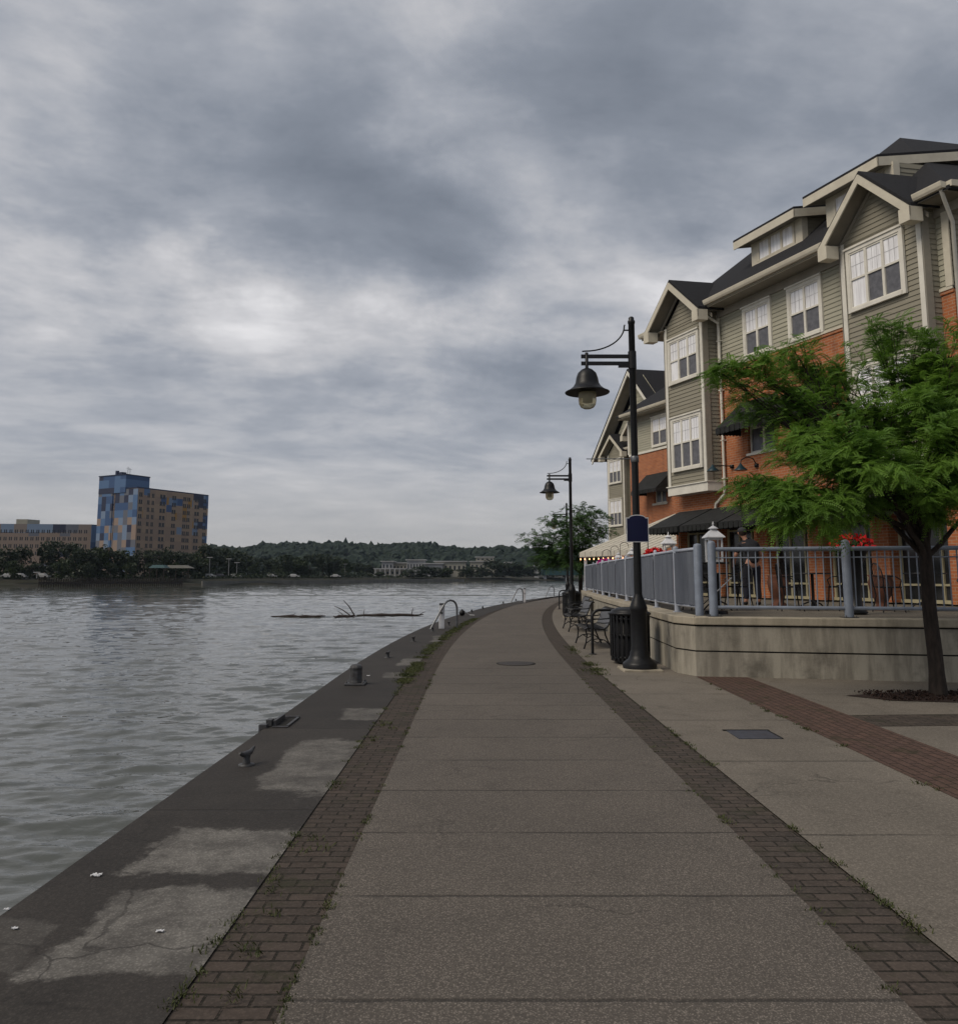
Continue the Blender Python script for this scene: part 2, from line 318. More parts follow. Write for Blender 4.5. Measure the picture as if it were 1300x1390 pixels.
# large light and dark cloud masses (fixed directions in the sky), edges broken by noise
wv=N.n('ShaderNodeVectorMath',{0:N.n('ShaderNodeVectorMath',{0:N.n('ShaderNodeTexNoise',{'Vector':dv,'Scale':3.2,'Detail':6.,'Roughness':.6}).outputs['Color'],1:(.5,.5,.5)},operation='SUBTRACT').outputs[0],3:.22},operation='SCALE').outputs[0]
dw=N.n('ShaderNodeVectorMath',{0:N.n('ShaderNodeVectorMath',{0:dv,1:wv},operation='ADD').outputs[0]},operation='NORMALIZE').outputs[0]
blobs=[(30,310,.07,.2),(90,350,.07,.18),(170,385,.055,.15),(250,405,.05,.12),(330,430,.055,.17),(400,455,.05,.15),(290,470,.05,.1),(500,455,.055,.2),(580,440,.055,.16),(660,420,.05,.12),(720,385,.045,.08),(780,365,.04,.04),(900,370,.05,.12),(970,330,.06,.16),(820,400,.05,.05),
 (40,200,.05,.1),(110,190,.05,.08),(330,275,.045,.1),(420,290,.04,.06),(560,190,.04,.1),(640,185,.045,.12),(760,260,.05,.16),(820,285,.04,.1),(700,20,.1,.1),(160,30,.1,.07),(1080,60,.1,.05),(520,40,.08,.07),(1200,100,.1,.06),(30,420,.06,.04),
 (60,255,.05,-.12),(140,280,.05,-.12),(230,230,.06,-.14),(300,330,.04,-.1),(420,220,.06,-.14),(480,270,.06,-.12),(380,350,.04,-.13),(460,370,.04,-.12),(570,300,.06,-.12),(650,330,.06,-.13),(130,120,.07,-.09),(450,70,.06,-.07),(840,170,.06,-.09),(980,90,.07,-.07),(560,140,.05,.09),(340,50,.06,.08),(900,40,.06,.06),(560,370,.045,-.14),(640,385,.035,-.1),(900,250,.06,-.16),(850,310,.04,-.12),(970,280,.05,-.08),(1070,140,.1,-.08),(300,120,.07,-.08),(780,130,.07,-.08),(520,130,.06,-.05),
 (640,560,.05,-.12),(560,540,.05,-.07),(720,530,.05,-.1),(700,480,.04,-.06),(230,450,.04,-.08),(150,530,.08,-.05),(420,530,.05,-.07)]
for px,py,w,a in blobs:
    d=N.n('ShaderNodeVectorMath',{0:dw,1:skydir(px,py)},operation='DOT_PRODUCT').outputs['Value']
    g=N.math('POWER',2.71828,N.math('MULTIPLY',N.math('SUBTRACT',d,1.),1/(w*w)))
    val=N.math('ADD',val,N.math('MULTIPLY',g,a))
el=sx.outputs[2]
low=N.math('SUBTRACT',1,N.ss(el,.05,.36))
val=N.math('MULTIPLY',val,N.math('SUBTRACT',1,N.math('MULTIPLY',low,.6)))
val=N.math('ADD',N.math('ADD',val,.45),N.math('MULTIPLY',low,.19))
cc=N.ramp(val,[(.1,(.15,.17,.205)),(.34,(.21,.232,.272)),(.52,(.305,.322,.36)),(.7,(.46,.46,.48)),(.93,(.7,.69,.7))])
cc=N.mix(N.math('MULTIPLY',N.math('SUBTRACT',1,N.ss(el,.0,.17)),.8),cc,(.355,.348,.345))
b1=N.n('ShaderNodeBackground',{0:sky.outputs[0],1:.06}); b2=N.n('ShaderNodeBackground',{0:cc,1:1.}); ms=N.n('ShaderNodeMixShader',{0:.94,1:b1.outputs[0],2:b2.outputs[0]})
wo=N.n('ShaderNodeOutputWorld'); wd.node_tree.links.new(ms.outputs[0],wo.inputs[0])
# ---------------------------------------------------------------- the near bank
def bend(a,x0,Y): return x0+a*max(0,Y-12.)**2
YS=[1.0+i*.5 for i in range(0,24)]+[13+i for i in range(0,108)]
def quayX(Y): return bend(.0032,-2.33,Y)
def brLX(Y): return bend(.0031,-1.14,Y)
def pLX(Y): return bend(.0027,-.735,Y)
def pRX(Y): return bend(.0024,1.61,Y)
def brRX(Y): return bend(.0024,2.0,Y)
WALL=[(3.44,12.86),(3.3,13.6),(3.34,14.6),(3.42,16.4),(3.55,18.5),(3.68,21),(3.8,24),(3.95,27),(4.15,30),(4.4,33),(4.7,36)]
def wallX(Y):
    if Y<WALL[0][1]: return WALL[0][0]
    for (a,b),(c,d) in zip(WALL,WALL[1:]):
        if b<=Y<=d: return a+(c-a)*(Y-b)/(d-b)
    return WALL[-1][0]+.18*(Y-36)
def strip(name,fa,fb,mat,ys=YS,z=0.,thick=.12):
    b=MB()
    for y0,y1 in zip(ys,ys[1:]):
        b.face([(fa(y0),y0,z),(fb(y0),y0,z),(fb(y1),y1,z),(fa(y1),y1,z)])
    return b.build(name,mat,kind='structure')
strip('quay_apron',lambda y:quayX(y)+.06,brLX,MAT['apron'])
strip('paving_brick_edging',brLX,lambda y:pLX(y),MAT['brickL'],z=-.008)
strip('path',pLX,pRX,MAT['path'])
strip('paving_brick_edging',pRX,brRX,MAT['brickR'],z=-.008)
strip('pavement',brRX,lambda y:max(18,brRX(y)+14),MAT['pave'])
# red brick band and its side branch, 4 mm above the pavement
b=MB(); b.face([(3.44,.8,.004),(4.27,.8,.004),(4.27,12.7,.004),(3.47,12.8,.004)]); b.build('paving_brick_band',MAT['brickO'],kind='structure')
b=MB(); b.face([(4.27,8.62,.004),(9,8.9,.004),(9,9.55,.004),(4.27,9.3,.004)]); b.build('paving_brick_band',MAT['brickR'],kind='structure')
b=MB(); b.smooth=False
# quay coping: rounded nosing, and the face down into the water
for y0,y1 in zip(YS,YS[1:]):
    q0,q1=quayX(y0),quayX(y1)
    b.face([(q0,y0,-.05),(q0+.06,y0,0),(q1+.06,y1,0),(q1,y1,-.05)]); b.face([(q0,y0,-2.5),(q0,y0,-.05),(q1,y1,-.05),(q1,y1,-2.5)])
b.build('quay_wall',MAT['quayface'],kind='structure')
b=MB(); b.face([(quayX(y)+.05,y,-.03) for y in YS]+[(300,120,-.03),(300,-60,-.03),(-2.25,-60,-.03)]); b.build('ground',MAT['ground'],kind='structure')
b=MB(); b.face([(-2.27,-30,-.004),(18,-30,-.004),(18,1,-.004),(-2.27,1,-.004)]); b.build('promenade_ground',MAT['pave'],kind='structure')
b=MB(); b.face([(-2.33,-60,-2.5),(-2.33,-60,-.03),(-2.33,1,-.03),(-2.33,1,-2.5)]); b.build('quay_wall',MAT['quayface'],kind='structure')
# ---------------------------------------------------------------- river
def wave(X,Y,dist):
    rg=np.random.default_rng(3); H=np.zeros_like(X)
    for i in range(110):
        lam=.16*(1.04**i); 
        if lam>7: break
        th=R(97)+rg.normal(0,.3); k=2*math.pi/lam; a=.0118*lam if lam<.7 else .0083*(lam/.7)**.1
        dx,dy=math.cos(th),math.sin(th)
        al=dx*X+dy*Y; ac=-dy*X+dx*Y
        mod=np.clip(.35+.8*np.sin(ac*k*rg.uniform(.18,.4)+rg.uniform(0,6.28)+1.5*np.sin(al*k*.13+rg.uniform(0,6.28))),0,1.2)
        fade=np.clip(lam/(dist*.009)-.5,0,1)
        w=al*k+rg.uniform(0,6.28)+.5*np.sin(ac*k*.21)
        H+=a*fade*mod*(1.15-1.9*np.abs(np.sin(w*.5)))
    return H
rows=950; cols=400
Yr=3.6*np.exp(np.linspace(0,math.log(200),rows)); 
V=np.zeros((rows,cols,3))
for i,Y in enumerate(Yr):
    xr=min(quayX(Y)+.3 if Y<118 else 200, .12*Y+400) if Y>60 else quayX(Y)+.2
    xl=-(.72*Y+6) if Y<300 else -(.72*Y)
    V[i,:,0]=np.linspace(xl,xr,cols); V[i,:,1]=Y
D=V[:,:,1]; V[:,:,2]=-1.3+wave(V[:,:,0],V[:,:,1],D)
idx=np.arange(rows*cols).reshape(rows,cols); F=np.stack([idx[:-1,:-1],idx[:-1,1:],idx[1:,1:],idx[1:,:-1]],-1).reshape(-1,4)
tag(npmesh('river',V.reshape(-1,3),F,MAT['water'],smooth=True),kind='structure')
b=MB(); b.face([(-1500,-300,-1.62),(1500,-300,-1.62),(1500,2500,-1.62),(-1500,2500,-1.62)]); b.build('river_bed_water',MAT['water'],kind='structure')
# ---------------------------------------------------------------- far bank
SH=[(-420,120),(-200,180),(-126.6,208),(-100,224),(-83,241),(-72,262),(-64,290),(-50,335),(-33,385),(-8,420),(24,470),(60,520),(140,560),(600,620)]
b=MB()
pr=[(0,-1.7,0),(1.5,-.7,0),(7,-.4,0),(9,.5,0),(22,1.2,0),(80,2.2,0)]
def inland(i,d):
    x,y=SH[i]; a=SH[max(i-1,0)]; c=SH[min(i+1,len(SH)-1)]; t=Vector((c[0]-a[0],c[1]-a[1],0)).normalized(); n=Vector((-t.y,t.x,0)); return Vector((x,y,0))+n*d
g=[[inland(i,d)+Vector((0,0,z)) for d,z,_ in pr] for i in range(len(SH))]
for i in range(len(SH)-1):
    for j in range(len(pr)-1): b.face([g[i][j],g[i+1][j],g[i+1][j+1],g[i][j+1]])
b.face([g[i][-1] for i in range(len(SH))]+[Vector((2500,620,2.2)),Vector((2500,3000,2.2)),Vector((-2500,3000,2.2)),Vector((-2500,120,2.2))])
b.build('far_bank',MAT['bank'],kind='structure')
# undergrowth along the far shore
rg=np.random.default_rng(8); C=[]
for i in range(1,9):
    a=np.array(inland(i,12)[:]); c=np.array(inland(i+1,12)[:]); n_=int(np.linalg.norm(c-a)*14)
    t=rg.uniform(size=(n_,1)); q=a+(c-a)*t+rg.normal(size=(n_,3))*np.array([1.5,1.5,0]); 
    hh=1.2+1.3*np.sin(q[:,0]*.31)+1.0*np.sin(q[:,0]*.83+1); q[:,2]=1.0+rg.uniform(0,1,size=n_)*np.clip(hh,.3,4); C.append(q)
C=np.concatenate(C)

prof=[(-400,742),(0,745),(200,744),(300,746),(330,750),(365,740),(385,741),(420,742),(450,739),(490,744),(540,743),(580,741),(610,749),(660,751),(672,744),(690,749),(730,751),(800,752),(1300,748)]
def crest(X):
    px=650+X*1060/800.
    for (a,b_),(c,d) in zip(prof,prof[1:]):
        if a<=px<=c: y=b_+(d-b_)*(px-a)/(c-a); return (782-y)/1060*800+1.6
    return 28.
b=MB(); b.smooth=True; xs=[-800+i*20 for i in range(86)]
for x0,x1 in zip(xs,xs[1:]):
    for (ya,fa),(yb,fb) in (((620,0),(700,.45)),((700,.45),(800,.82)),((800,.82),(1000,.95)),((1000,.95),(1500,0))):
        h=lambda x,f:1.9+crest(x)*f
        b.face([(x0,ya,h(x0,fa)),(x1,ya,h(x1,fa)),(x1,yb,h(x1,fb)),(x0,yb,h(x0,fb))])
b.build('hills',MAT['hillleaf'],kind='structure')
def ico(sub):
    bm=bmesh.new(); bmesh.ops.create_icosphere(bm,subdivisions=sub,radius=1); v=np.array([x.co[:] for x in bm.verts]); f=np.array([[y.index for y in x.verts] for x in bm.faces]); bm.free(); return v,f
iv,jf=ico(2)
rg=np.random.default_rng(5); VV=[];FF=[];n0=0
for k in range(2300):
    Y=rg.uniform(640,830)**1; X=rg.uniform(-420,330) if k%4 else rg.uniform(-300,150); 
    f=np.interp(Y,[620,700,800,1000],[0,.45,.82,.95]); z=1.9+crest(X)*f; r=rg.uniform(3.2,6.2)
    v=iv*(1+.22*rg.normal(size=(len(iv),1)))*np.array([r,r,r*rg.uniform(.8,1.15)])+np.array([X,Y,z+r*.35]); VV.append(v); FF.append(jf+n0); n0+=len(iv)
tag(npmesh('hill_forest',np.concatenate(VV),np.concatenate(FF),MAT['hillleaf']),label='blue green forest covering the far hills',kind='stuff')
# park trees: five crowns of leaf clumps, copied with trunks
def leafquads(C,size,rg,flat=0.):
    n=len(C); d=rg.normal(size=(n,3)); d/=np.linalg.norm(d,axis=1)[:,None]; e=np.cross(d,rg.normal(size=(n,3))); e/=np.linalg.norm(e,axis=1)[:,None]
    s=(size*rg.uniform(.6,1.3,size=n))[:,None]
    V=np.stack([C-d*s,C-e*s*.6,C+d*s,C+e*s*.6],1).reshape(-1,3); return V,np.arange(4*n).reshape(n,4)
_V,_F=leafquads(C,.45,rg); tag(npmesh('shore_shrubs',_V,_F,MAT['farleaf']),label='dark undergrowth along the far shore under the trees',kind='stuff')
def parktree(name,h,w,seed,mat,label,cat='tree',pos=(0,0,0),n=1500,conifer=False,leaf=.42):
    rg=np.random.default_rng(seed); r=empty(name,pos,label,cat)
    p=Vector(pos); b=MB(); zt=h*.55
    b.tube([p,p+Vector((.1,.05,h*.25)),p+Vector((-.1,0,zt))],[.28,.2,.08],7)
    for k in range(5):
        a=rg.uniform(0,6.28); b.tube([p+Vector((0,0,h*(.2+.05*k))),p+Vector((math.cos(a)*w*.3,math.sin(a)*w*.3,h*(.4+.07*k)))],[.11,.04],5)
    b.build('trunk',MAT['bark'],r)
    C=[]
    nb=26
    for k in range(nb):
        t=rg.uniform(.06,.9); rad=(w*.5)*math.sqrt(max(.05,1-((t-.5)/.5)**2))*.72
        if conifer: rad=(w*.5)*(1-t)*.9
        a=rg.uniform(0,6.28); rr=rad*math.sqrt(rg.uniform(.1,1)); c=np.array([math.cos(a)*rr,math.sin(a)*rr,h*t]); s=w*rg.uniform(.12,.2)*(1-.5*conifer)
        q=rg.normal(size=(n//nb,3)); q/=np.linalg.norm(q,axis=1)[:,None]; q*=rg.uniform(.55,1.08,size=(len(q),1)); C.append(c+q*np.array([s,s,s*.8]))
    C=np.concatenate(C)+np.array(pos); V,F=leafquads(C,leaf,rg); npmesh('crown',V,F,mat,r); return r
kinds=[parktree('park_tree',11,10,11,MAT['farleaf'],None,pos=(-300,60,1)),parktree('park_tree',9.5,9,12,MAT['farleaf'],None,pos=(-300,60,1)),parktree('park_tree',12.5,9.5,13,MAT['farleaf'],None,pos=(-300,60,1)),
       parktree('park_tree',8,8.5,14,MAT['farleaf2'],None,pos=(-300,60,1)),parktree('conifer',11,6,15,MAT['farleaf'],None,pos=(-300,60,1),conifer=True)]
# px of trunk, top y, kind, distance
TR=[(-22,742,0,226),(6,744,1,222),(28,741,2,232),(52,738,4,224),(72,731,0,238),(96,736,2,230),(112,741,1,226),(128,744,3,232),(146,742,1,238),(165,748,3,244),(182,756,4,236),(196,744,0,246),(214,746,2,252),(232,745,1,248),(250,748,0,256),(264,752,3,262),(279,738,2,270),(293,741,0,276),(306,739,4,292),(320,746,1,284),(336,753,0,296),(352,757,2,300),(368,758,1,304),(386,751,0,312),(402,757,3,322),(420,752,2,330),(438,750,0,338),(455,755,1,350),(470,760,3,362),(486,763,0,372),(499,766,1,386),
    (20,762,3,214),(44,764,1,216),(84,760,3,218),(120,764,1,222),(150,763,0,228),(176,764,3,232),(208,762,1,240),(240,764,3,246),(270,762,1,256),(312,764,0,280),(345,766,3,290),(376,766,1,300),(412,766,0,322),(448,768,1,340)]
first=[True]*5; TREES=[]
adj=['rounded','broad','tall','pale low','pointed']
for i,(px,ty,k,D) in enumerate(TR):
    p=at(px,782,D); H=(782-ty)/1060*D+1.6-1.0; base=kinds[k]; hh=[11,9.5,12.5,8,11][k]
    o=base if first[k] else copy_tree(base); first[k]=False
    s=H/hh; o.location=(p.x,D,1.0); sw=s*random.uniform(.95,1.2); o.scale=(sw,sw,s); o.rotation_euler=(0,0,random.uniform(0,6.28)); TREES.append((o,px,ty,k))
def treelabel(px,k,i):
    where=('left of the tower block' if px<128 else 'below the blue tower end' if px<190 else 'below the tan tower slab' if px<283 else 'right of the tower block' if px<400 else 'left of the pale villas')
    return where,i>=31
for i,(o,px,ty,k) in enumerate(TREES):
    where,front=treelabel(px,k,i); same=sorted([q for q in range(len(TREES)) if treelabel(TREES[q][1],TREES[q][3],q)==(where,front) and TREES[q][3]==k],key=lambda q:TREES[q][1]); n=same.index(i); m=len(same)
    o_=['leftmost','second','third','fourth','fifth'][n] if m>1 else 'the'
    tag(o,'%s %s dark tree %s in the %s row'%(o_,adj[k],where,'low front' if front else 'back'),'tree','trees along the far shore')
rg=random.Random(4)
for i,(px,ty,k,D,lab) in enumerate([(556,772,0,400,'round dark bush tree left of the pale villas'),(572,768,1,404,'wide dark tree in front of the white villa'),(590,769,0,408,'broad dark tree below the cream villa wings'),(604,771,3,410,'low dark tree right of the broad one at the villas'),
   (628,772,1,430,'dark tree at the right end of the cream villa'),(640,768,0,440,'dark tree under the hillside house'),(655,770,1,450,'second dark tree under the hillside house'),(668,760,2,460,'tall dark tree right of the hillside house'),(682,763,0,470,'rounded tree before the small far hut'),(697,764,1,470,'tree right of the small far hut'),(712,766,0,480,'dark tree left of the white bridge tower'),(724,768,2,486,'dark tree just behind the white bridge tower'),(742,760,0,520,'tree behind the teal bridge girder'),(765,758,2,520,'tall tree behind the teal bridge girder'),(515,776,3,398,'small dark tree before the grey pillared hall'),(538,784,3,396,'tiny round tree at the right end of the grey hall')]):
    p=at(px,782,D); H=(782-ty)/1060*D+.6; o=copy_tree(kinds[k]); hh=[11,9.5,12.5,8,11][k]; s=H/hh; o.location=(p.x,D,1.0); o.scale=(s*2.1,s*2.1,s); o.rotation_euler=(0,0,rg.uniform(0,6)); tag(o,lab,'tree','trees across the river on the right')
    for c in o.children:
        pass
# ---------------------------------------------------------------- far buildings
NAVY=(.012,.018,.05);BLUE=(.03,.075,.18);MID=(.07,.14,.27);LIGHT=(.16,.22,.32);GREY=(.11,.12,.15);TAN=(.26,.19,.15);OCH=(.32,.17,.03)
aL=math.atan2(.47,-.88); aS=math.atan2(31.,16.6)
MAT['mosL']=mosaic('blue and tan panel mosaic',2.6,2.9,aL,[(0,NAVY),(.2,BLUE),(.36,NAVY),(.44,MID),(.56,GREY),(.62,LIGHT),(.7,TAN),(.9,GREY),(.96,OCH)])
MAT['mosTop']=mosaic('blue panel mosaic',3.4,3.2,aL,[(0,NAVY),(.25,BLUE),(.45,MID),(.6,BLUE),(.75,NAVY)])
MAT['mosS']=mosaic('tan wall with painted panels',2.7,2.9,aS,[(0,NAVY),(.05,BLUE),(.12,MID),(.16,LIGHT),(.2,OCH),(.24,(.3,.215,.15)),(.52,(.25,.18,.135)),(.86,(.3,.215,.15)),(.95,OCH)],gx=.34)
MAT['tan']=M('tan brick slab',(.235,.17,.125),(.2,.145,.105),.4,.85)
MAT['farwhite']=M('pale render',(.36,.36,.36),(.28,.28,.29),.2,.8); MAT['farcream']=M('cream render',(.36,.34,.28),(.3,.28,.23),.2,.8)
MAT['farstone']=M('far grey stone',(.15,.145,.13),(.1,.1,.09),.3,.9); MAT['farwin']=M('far window glass',(.025,.03,.04),rough=.2)
MAT['dkpanel']=M('navy cladding',(.014,.02,.045),(.02,.03,.07),.2,.6)
C0=Vector((-131.6,300,1)); dS=Vector((16.6,31,0)).normalized(); dL=Vector((-.88,.47,0)).normalized()
tb=empty('tower_block',C0,'tall tower block with blue and tan panel mosaic and tan window slab','building')
def quadprism(b,p,d1,l1,d2,l2,z0,z1):
    q=[p,p+d1*l1,p+d1*l1+d2*l2,p+d2*l2]; b.hexa([v+Vector((0,0,z0)) for v in q],[v+Vector((0,0,z1)) for v in q])
P0=Vector((C0.x,C0.y,0))
b=MB(); quadprism(b,P0,dS,35,dL,14,1,35.4); b.build('slab',MAT['mosS'],tb)
b=MB(); quadprism(b,P0-dS*.15,dL,13,dS,.15,1,35.2); quadprism(b,P0+dL*13,dL,2.4,dS,6,1,35); b.build('end_wall',MAT['mosL'],tb)
b=MB(); quadprism(b,P0+dL*14.5-dS*.3,dL,8.5,dS,12,1,34); b.build('stair_tower',MAT['mosL'],tb)
b=MB(); quadprism(b,P0+dL*7-dS*.4,dL,16,dS,11,34.02,41); b.build('tower_top',MAT['mosTop'],tb)
b=MB(); quadprism(b,P0+dL*6.8-dS*.6,dL,16.4,dS,11.4,41,41.35); quadprism(b,P0+dL*10,dL,2,dS,2,41.35,42.3); quadprism(b,P0+dL*13,dL,1,dS,1,41.35,43); quadprism(b,P0-dL*-.2-dS*.2,dL,6.4,dS,35.4,35.4,35.9)
b.build('roof_edge',MAT['dkpanel'],tb)
b=MB()
for k,hh in ((8,2.5),(9.2,3.2)): q=P0+dL*k+dS*2+Vector((0,0,41.35)); b.tube([q,q+Vector((0,0,hh))],.08,5); b.tube([q+Vector((-.8,0,hh*.8)),q+Vector((.8,0,hh*.8))],.05,4)
b.build('aerial',MAT['darkiron'],tb)
nS=Vector((dS.y,-dS.x,0))
for r_ in range(11):
    z=4.2+r_*2.82
    for k,s in enumerate((1.3,4.9,7.0,11.6,17.2,22.6,24.6,29.0,33.2)):
        b=MB(); w=[1.5,1.1,1.1,2.6,1.9,1.6,1.6,2.4,1.5][k]
        for j in range(2):
            o=P0+dS*(s-w/2+j*w*.55)+nS*.02; q=[o,o+dS*w*.42]; b.face([q[0]+Vector((0,0,z)),q[1]+Vector((0,0,z)),q[1]+Vector((0,0,z+1.45)),q[0]+Vector((0,0,z+1.45))])
        b.hexa([P0+dS*(s-w/2-.1)+Vector((0,0,z-.2)),P0+dS*(s+w/2+.1)+Vector((0,0,z-.2)),P0+dS*(s+w/2+.1)+nS*.15+Vector((0,0,z-.2)),P0+dS*(s-w/2-.1)+nS*.15+Vector((0,0,z-.2))],
               [P0+dS*(s-w/2-.1)+Vector((0,0,z-.05)),P0+dS*(s+w/2+.1)+Vector((0,0,z-.05)),P0+dS*(s+w/2+.1)+nS*.15+Vector((0,0,z-.05)),P0+dS*(s-w/2-.1)+nS*.15+Vector((0,0,z-.05))])
        b.build('window',MAT['farwin'],tb)
# low wing further left
Y1=335.; a=at(120,782,Y1); aw=Vector((a.x,Y1,0)); dW=Vector((-1,-.12,0)).normalized(); dB=Vector((.35,.93,0)).normalized()
lb=empty('apartment_slab',(aw.x,aw.y,1),'long low tan slab with blue end left of the tower block','building')
MAT['mosW']=mosaic('tan wall with blue top panels',4.2,2.9,math.atan2(dW.y,dW.x),[(0,(.22,.165,.135)),(.3,(.23,.17,.135)),(.62,GREY),(.66,(.22,.165,.13)),(.95,NAVY)])
MAT['mosW2']=mosaic('top floor panel mix',5.2,3.8,math.atan2(dW.y,dW.x),[(0,NAVY),(.22,GREY),(.3,(.2,.16,.14)),(.42,LIGHT),(.5,GREY),(.6,NAVY),(.68,(.2,.16,.14))])
MAT['mosB']=mosaic('blue end wall panels',2.8,3.,math.atan2(dB.y,dB.x),[(0,NAVY),(.3,BLUE),(.5,NAVY),(.6,MID),(.75,BLUE)])
b=MB(); quadprism(b,aw,dW,75,dB,14,1,19.8); b.build('wall',MAT['mosW'],lb)
b=MB(); quadprism(b,aw,dW,75,dB,14,19.8,23.6); b.build('top_floor',MAT['mosW2'],lb)
b=MB(); quadprism(b,aw-dW*.2+dB*.05,dW,.2,dB,14,1,23.2); quadprism(b,aw-dW*9.5+dB*9,dW,9.5,dB,5,1,23.9); b.build('end_wall',MAT['mosB'],lb)
b=MB(); quadprism(b,aw+dW*26,dW,4.5,dB,6,23.6,25.6); b.build('roof_hut',MAT['farcream'],lb)
for r_ in range(4):
    z=10.4+r_*3.1
    for k in range(20):
        b=MB(); s=1.6+k*2.15
        for j in range(2):
            o=aw+dW*(s+j*.75)-dB*.03; b.face([o+Vector((0,0,z)),o+dW*.42+Vector((0,0,z)),o+dW*.42+Vector((0,0,z+1.5)),o+Vector((0,0,z+1.5))])
        b.build('window',MAT['farwin'],lb)
# villas on the right of the far shore
def villa(name,label,px0,px1,y0,y1,D,mat,depth=12,nw=6,flat=True,cols=False,base=None):
    a=at(px0,y1,D); c=at(px1,y1,D); z1=(782-y0)/1060*D+1.6; z0=max(1.,a.z) if base is None else base
    r=empty(name,(a.x,D,z0),label,'building'); w=c.x-a.x
    b=MB(); b.box((a.x,D,z0-1),(c.x,D+depth,z1)); b.build('wall',mat,r)
    b=MB(); b.box((a.x-.8,D-.9,z1),(c.x+.8,D+depth+.5,z1+.55)); b.build('roof',MAT['farwhite'],r)
    for k in range(nw):
        x=a.x+w*(k+.5)/nw; b=MB(); hw=w/nw*.2; hz=(z1-z0)
        b.box((x-hw,D-.08,z0+hz*.4),(x+hw,D-.01,z0+hz*.72)); b.build('window',MAT['farwin'],r)
    if cols:
        for k in range(nw+1):
            b=MB(); x=a.x+w*k/nw; b.box((x-.3,D-1.1,z0-1),(x+.3,D-.5,z1)); b.build('pillar',MAT['farwhite'],r)
    return r
villa('pillared_hall','low grey hall with pillars near the far waterline',503,549,773,787,408,MAT['farcream'],nw=7,cols=True)
villa('villa','small white flat roofed villa left above the grey hall',518,533,763,776,440,MAT['farwhite'],nw=3)
villa('villa','low cream villa between two white flat roofed villas',533,552,765,778,446,MAT['farcream'],nw=4)
villa('villa','tall white flat roofed villa with dark window strips',552,576,761,779,440,MAT['farwhite'],nw=6)
villa('villa','low white villa beside the tall white one',576,600,766,782,436,MAT['farwhite'],nw=4)
villa('villa','cream villa at the right end of the villa row',590,632,763,782,446,MAT['farcream'],nw=7)
villa('hillside_house','stepped grey house on the hillside right of the villas',638,674,763,775,560,MAT['farcream'],nw=6,base=4)
villa('hillside_house','upper storey house topping the stepped hillside house',646,670,757,764,575,MAT['farcream'],nw=4,base=12)
villa('hut','tiny pale hut under the hill left of the bridge',686,694,764,771,560,MAT['farwhite'],nw=1,base=5)
# bridge
MAT['teal']=M('teal bridge steel',(.02,.06,.065),(.03,.07,.075),.3,.6)
D=505.; br=empty('bridge',at(728,788,D),'low teal girder bridge with white tower at the river bend','bridge')
x0=at(736,780,D).x; b=MB(); b.box((x0,D,2.2),(160,D+10,6.2)); b.box((x0,D-.6,6.2),(160,D+10.5,6.8)); b.build('girder',MAT['teal'],br)
a=at(728,770,D); b=MB(); b.box((a.x-1.3,D-2,-1.5),(a.x+1.3,D+3,7.6)); b.box((a.x-1.9,D-2.5,7.6),(a.x+1.9,D+3.5,8.3)); b.build('tower',MAT['farwhite'],br)
for k in range(6):
    x=x0+1+k*14; b=MB(); b.box((x,D+1,-1.5),(x+1.6,D+8,2.2)); b.build('pier',MAT['farwhite'],br)
# timber pile wall along the far shore and shore walls
pw=MB()
A_=Vector((-118,211.3,0)); B_=Vector((-88,233.5,0))
for k in range(64):
    p=A_.lerp(B_,k/63.); pw.tube([p+Vector((0,0,-1.6)),p+Vector((0,0,.9+random.uniform(-.15,.35)))],.16,6)
pw.obox((A_+B_)/2+Vector((0,0,-.3)),(B_-A_).normalized(),Vector((-(B_-A_).y,(B_-A_).x,0)).normalized(),(0,0,1),(B_-A_).length/2,.12,.35)
tag(pw.build('pile_wall',MAT['pilot'],loc=tuple(A_)),'dark timber pile wall along the far shore below the tower','pile wall')
b=MB()
for (p,q) in (((-84,239,0),(-65,287,0)),((-65,287,0),(-34,383,0)),((-34,383,0),(-8,419,0))):
    p=Vector(p);q=Vector(q);t=(q-p).normalized(); b.obox((p+q)/2+Vector((0,0,-.75)),t,Vector((-t.y,t.x,0)),(0,0,1),(q-p).length/2,.3,.85)
tag(b.build('shore_wall',MAT['farstone'],loc=(-84,239,-1)),'grey low stone wall at the far waterline before the villas','wall')
# park shelters and parked cars glimpsed under the trees
MAT['farred']=M('far dark paint',(.05,.05,.06),rough=.4); MAT['faryel']=M('yellow paint',(.4,.22,.02),rough=.5)
def farcar(px,D,m,label):
    p=at(px,782,D); r=empty('parked_car',(p.x,D,1.),label,'car','cars parked under the far trees')
    b=MB(); x,z=p.x,1.05
    b.hexa([(x-2.1,D,z+.25),(x+2.1,D,z+.25),(x+2.1,D+1.7,z+.25),(x-2.1,D+1.7,z+.25)],[(x-2.1,D,z+.8),(x+2.1,D,z+.75),(x+2.1,D+1.7,z+.75),(x-2.1,D+1.7,z+.8)])
    b.hexa([(x-1.5,D+.05,z+.8),(x+1.2,D+.05,z+.78),(x+1.2,D+1.65,z+.78),(x-1.5,D+1.65,z+.8)],[(x-1,D+.25,z+1.35),(x+.6,D+.25,z+1.35),(x+.6,D+1.45,z+1.35),(x-1,D+1.45,z+1.35)]); b.build('body',m,r)
    for s in (-1.3,1.3):
        b=MB(); b.tube([(x+s,D-.03,z+.3),(x+s,D+.2,z+.3)],.32,12); b.build('wheel',MAT['black'],r)
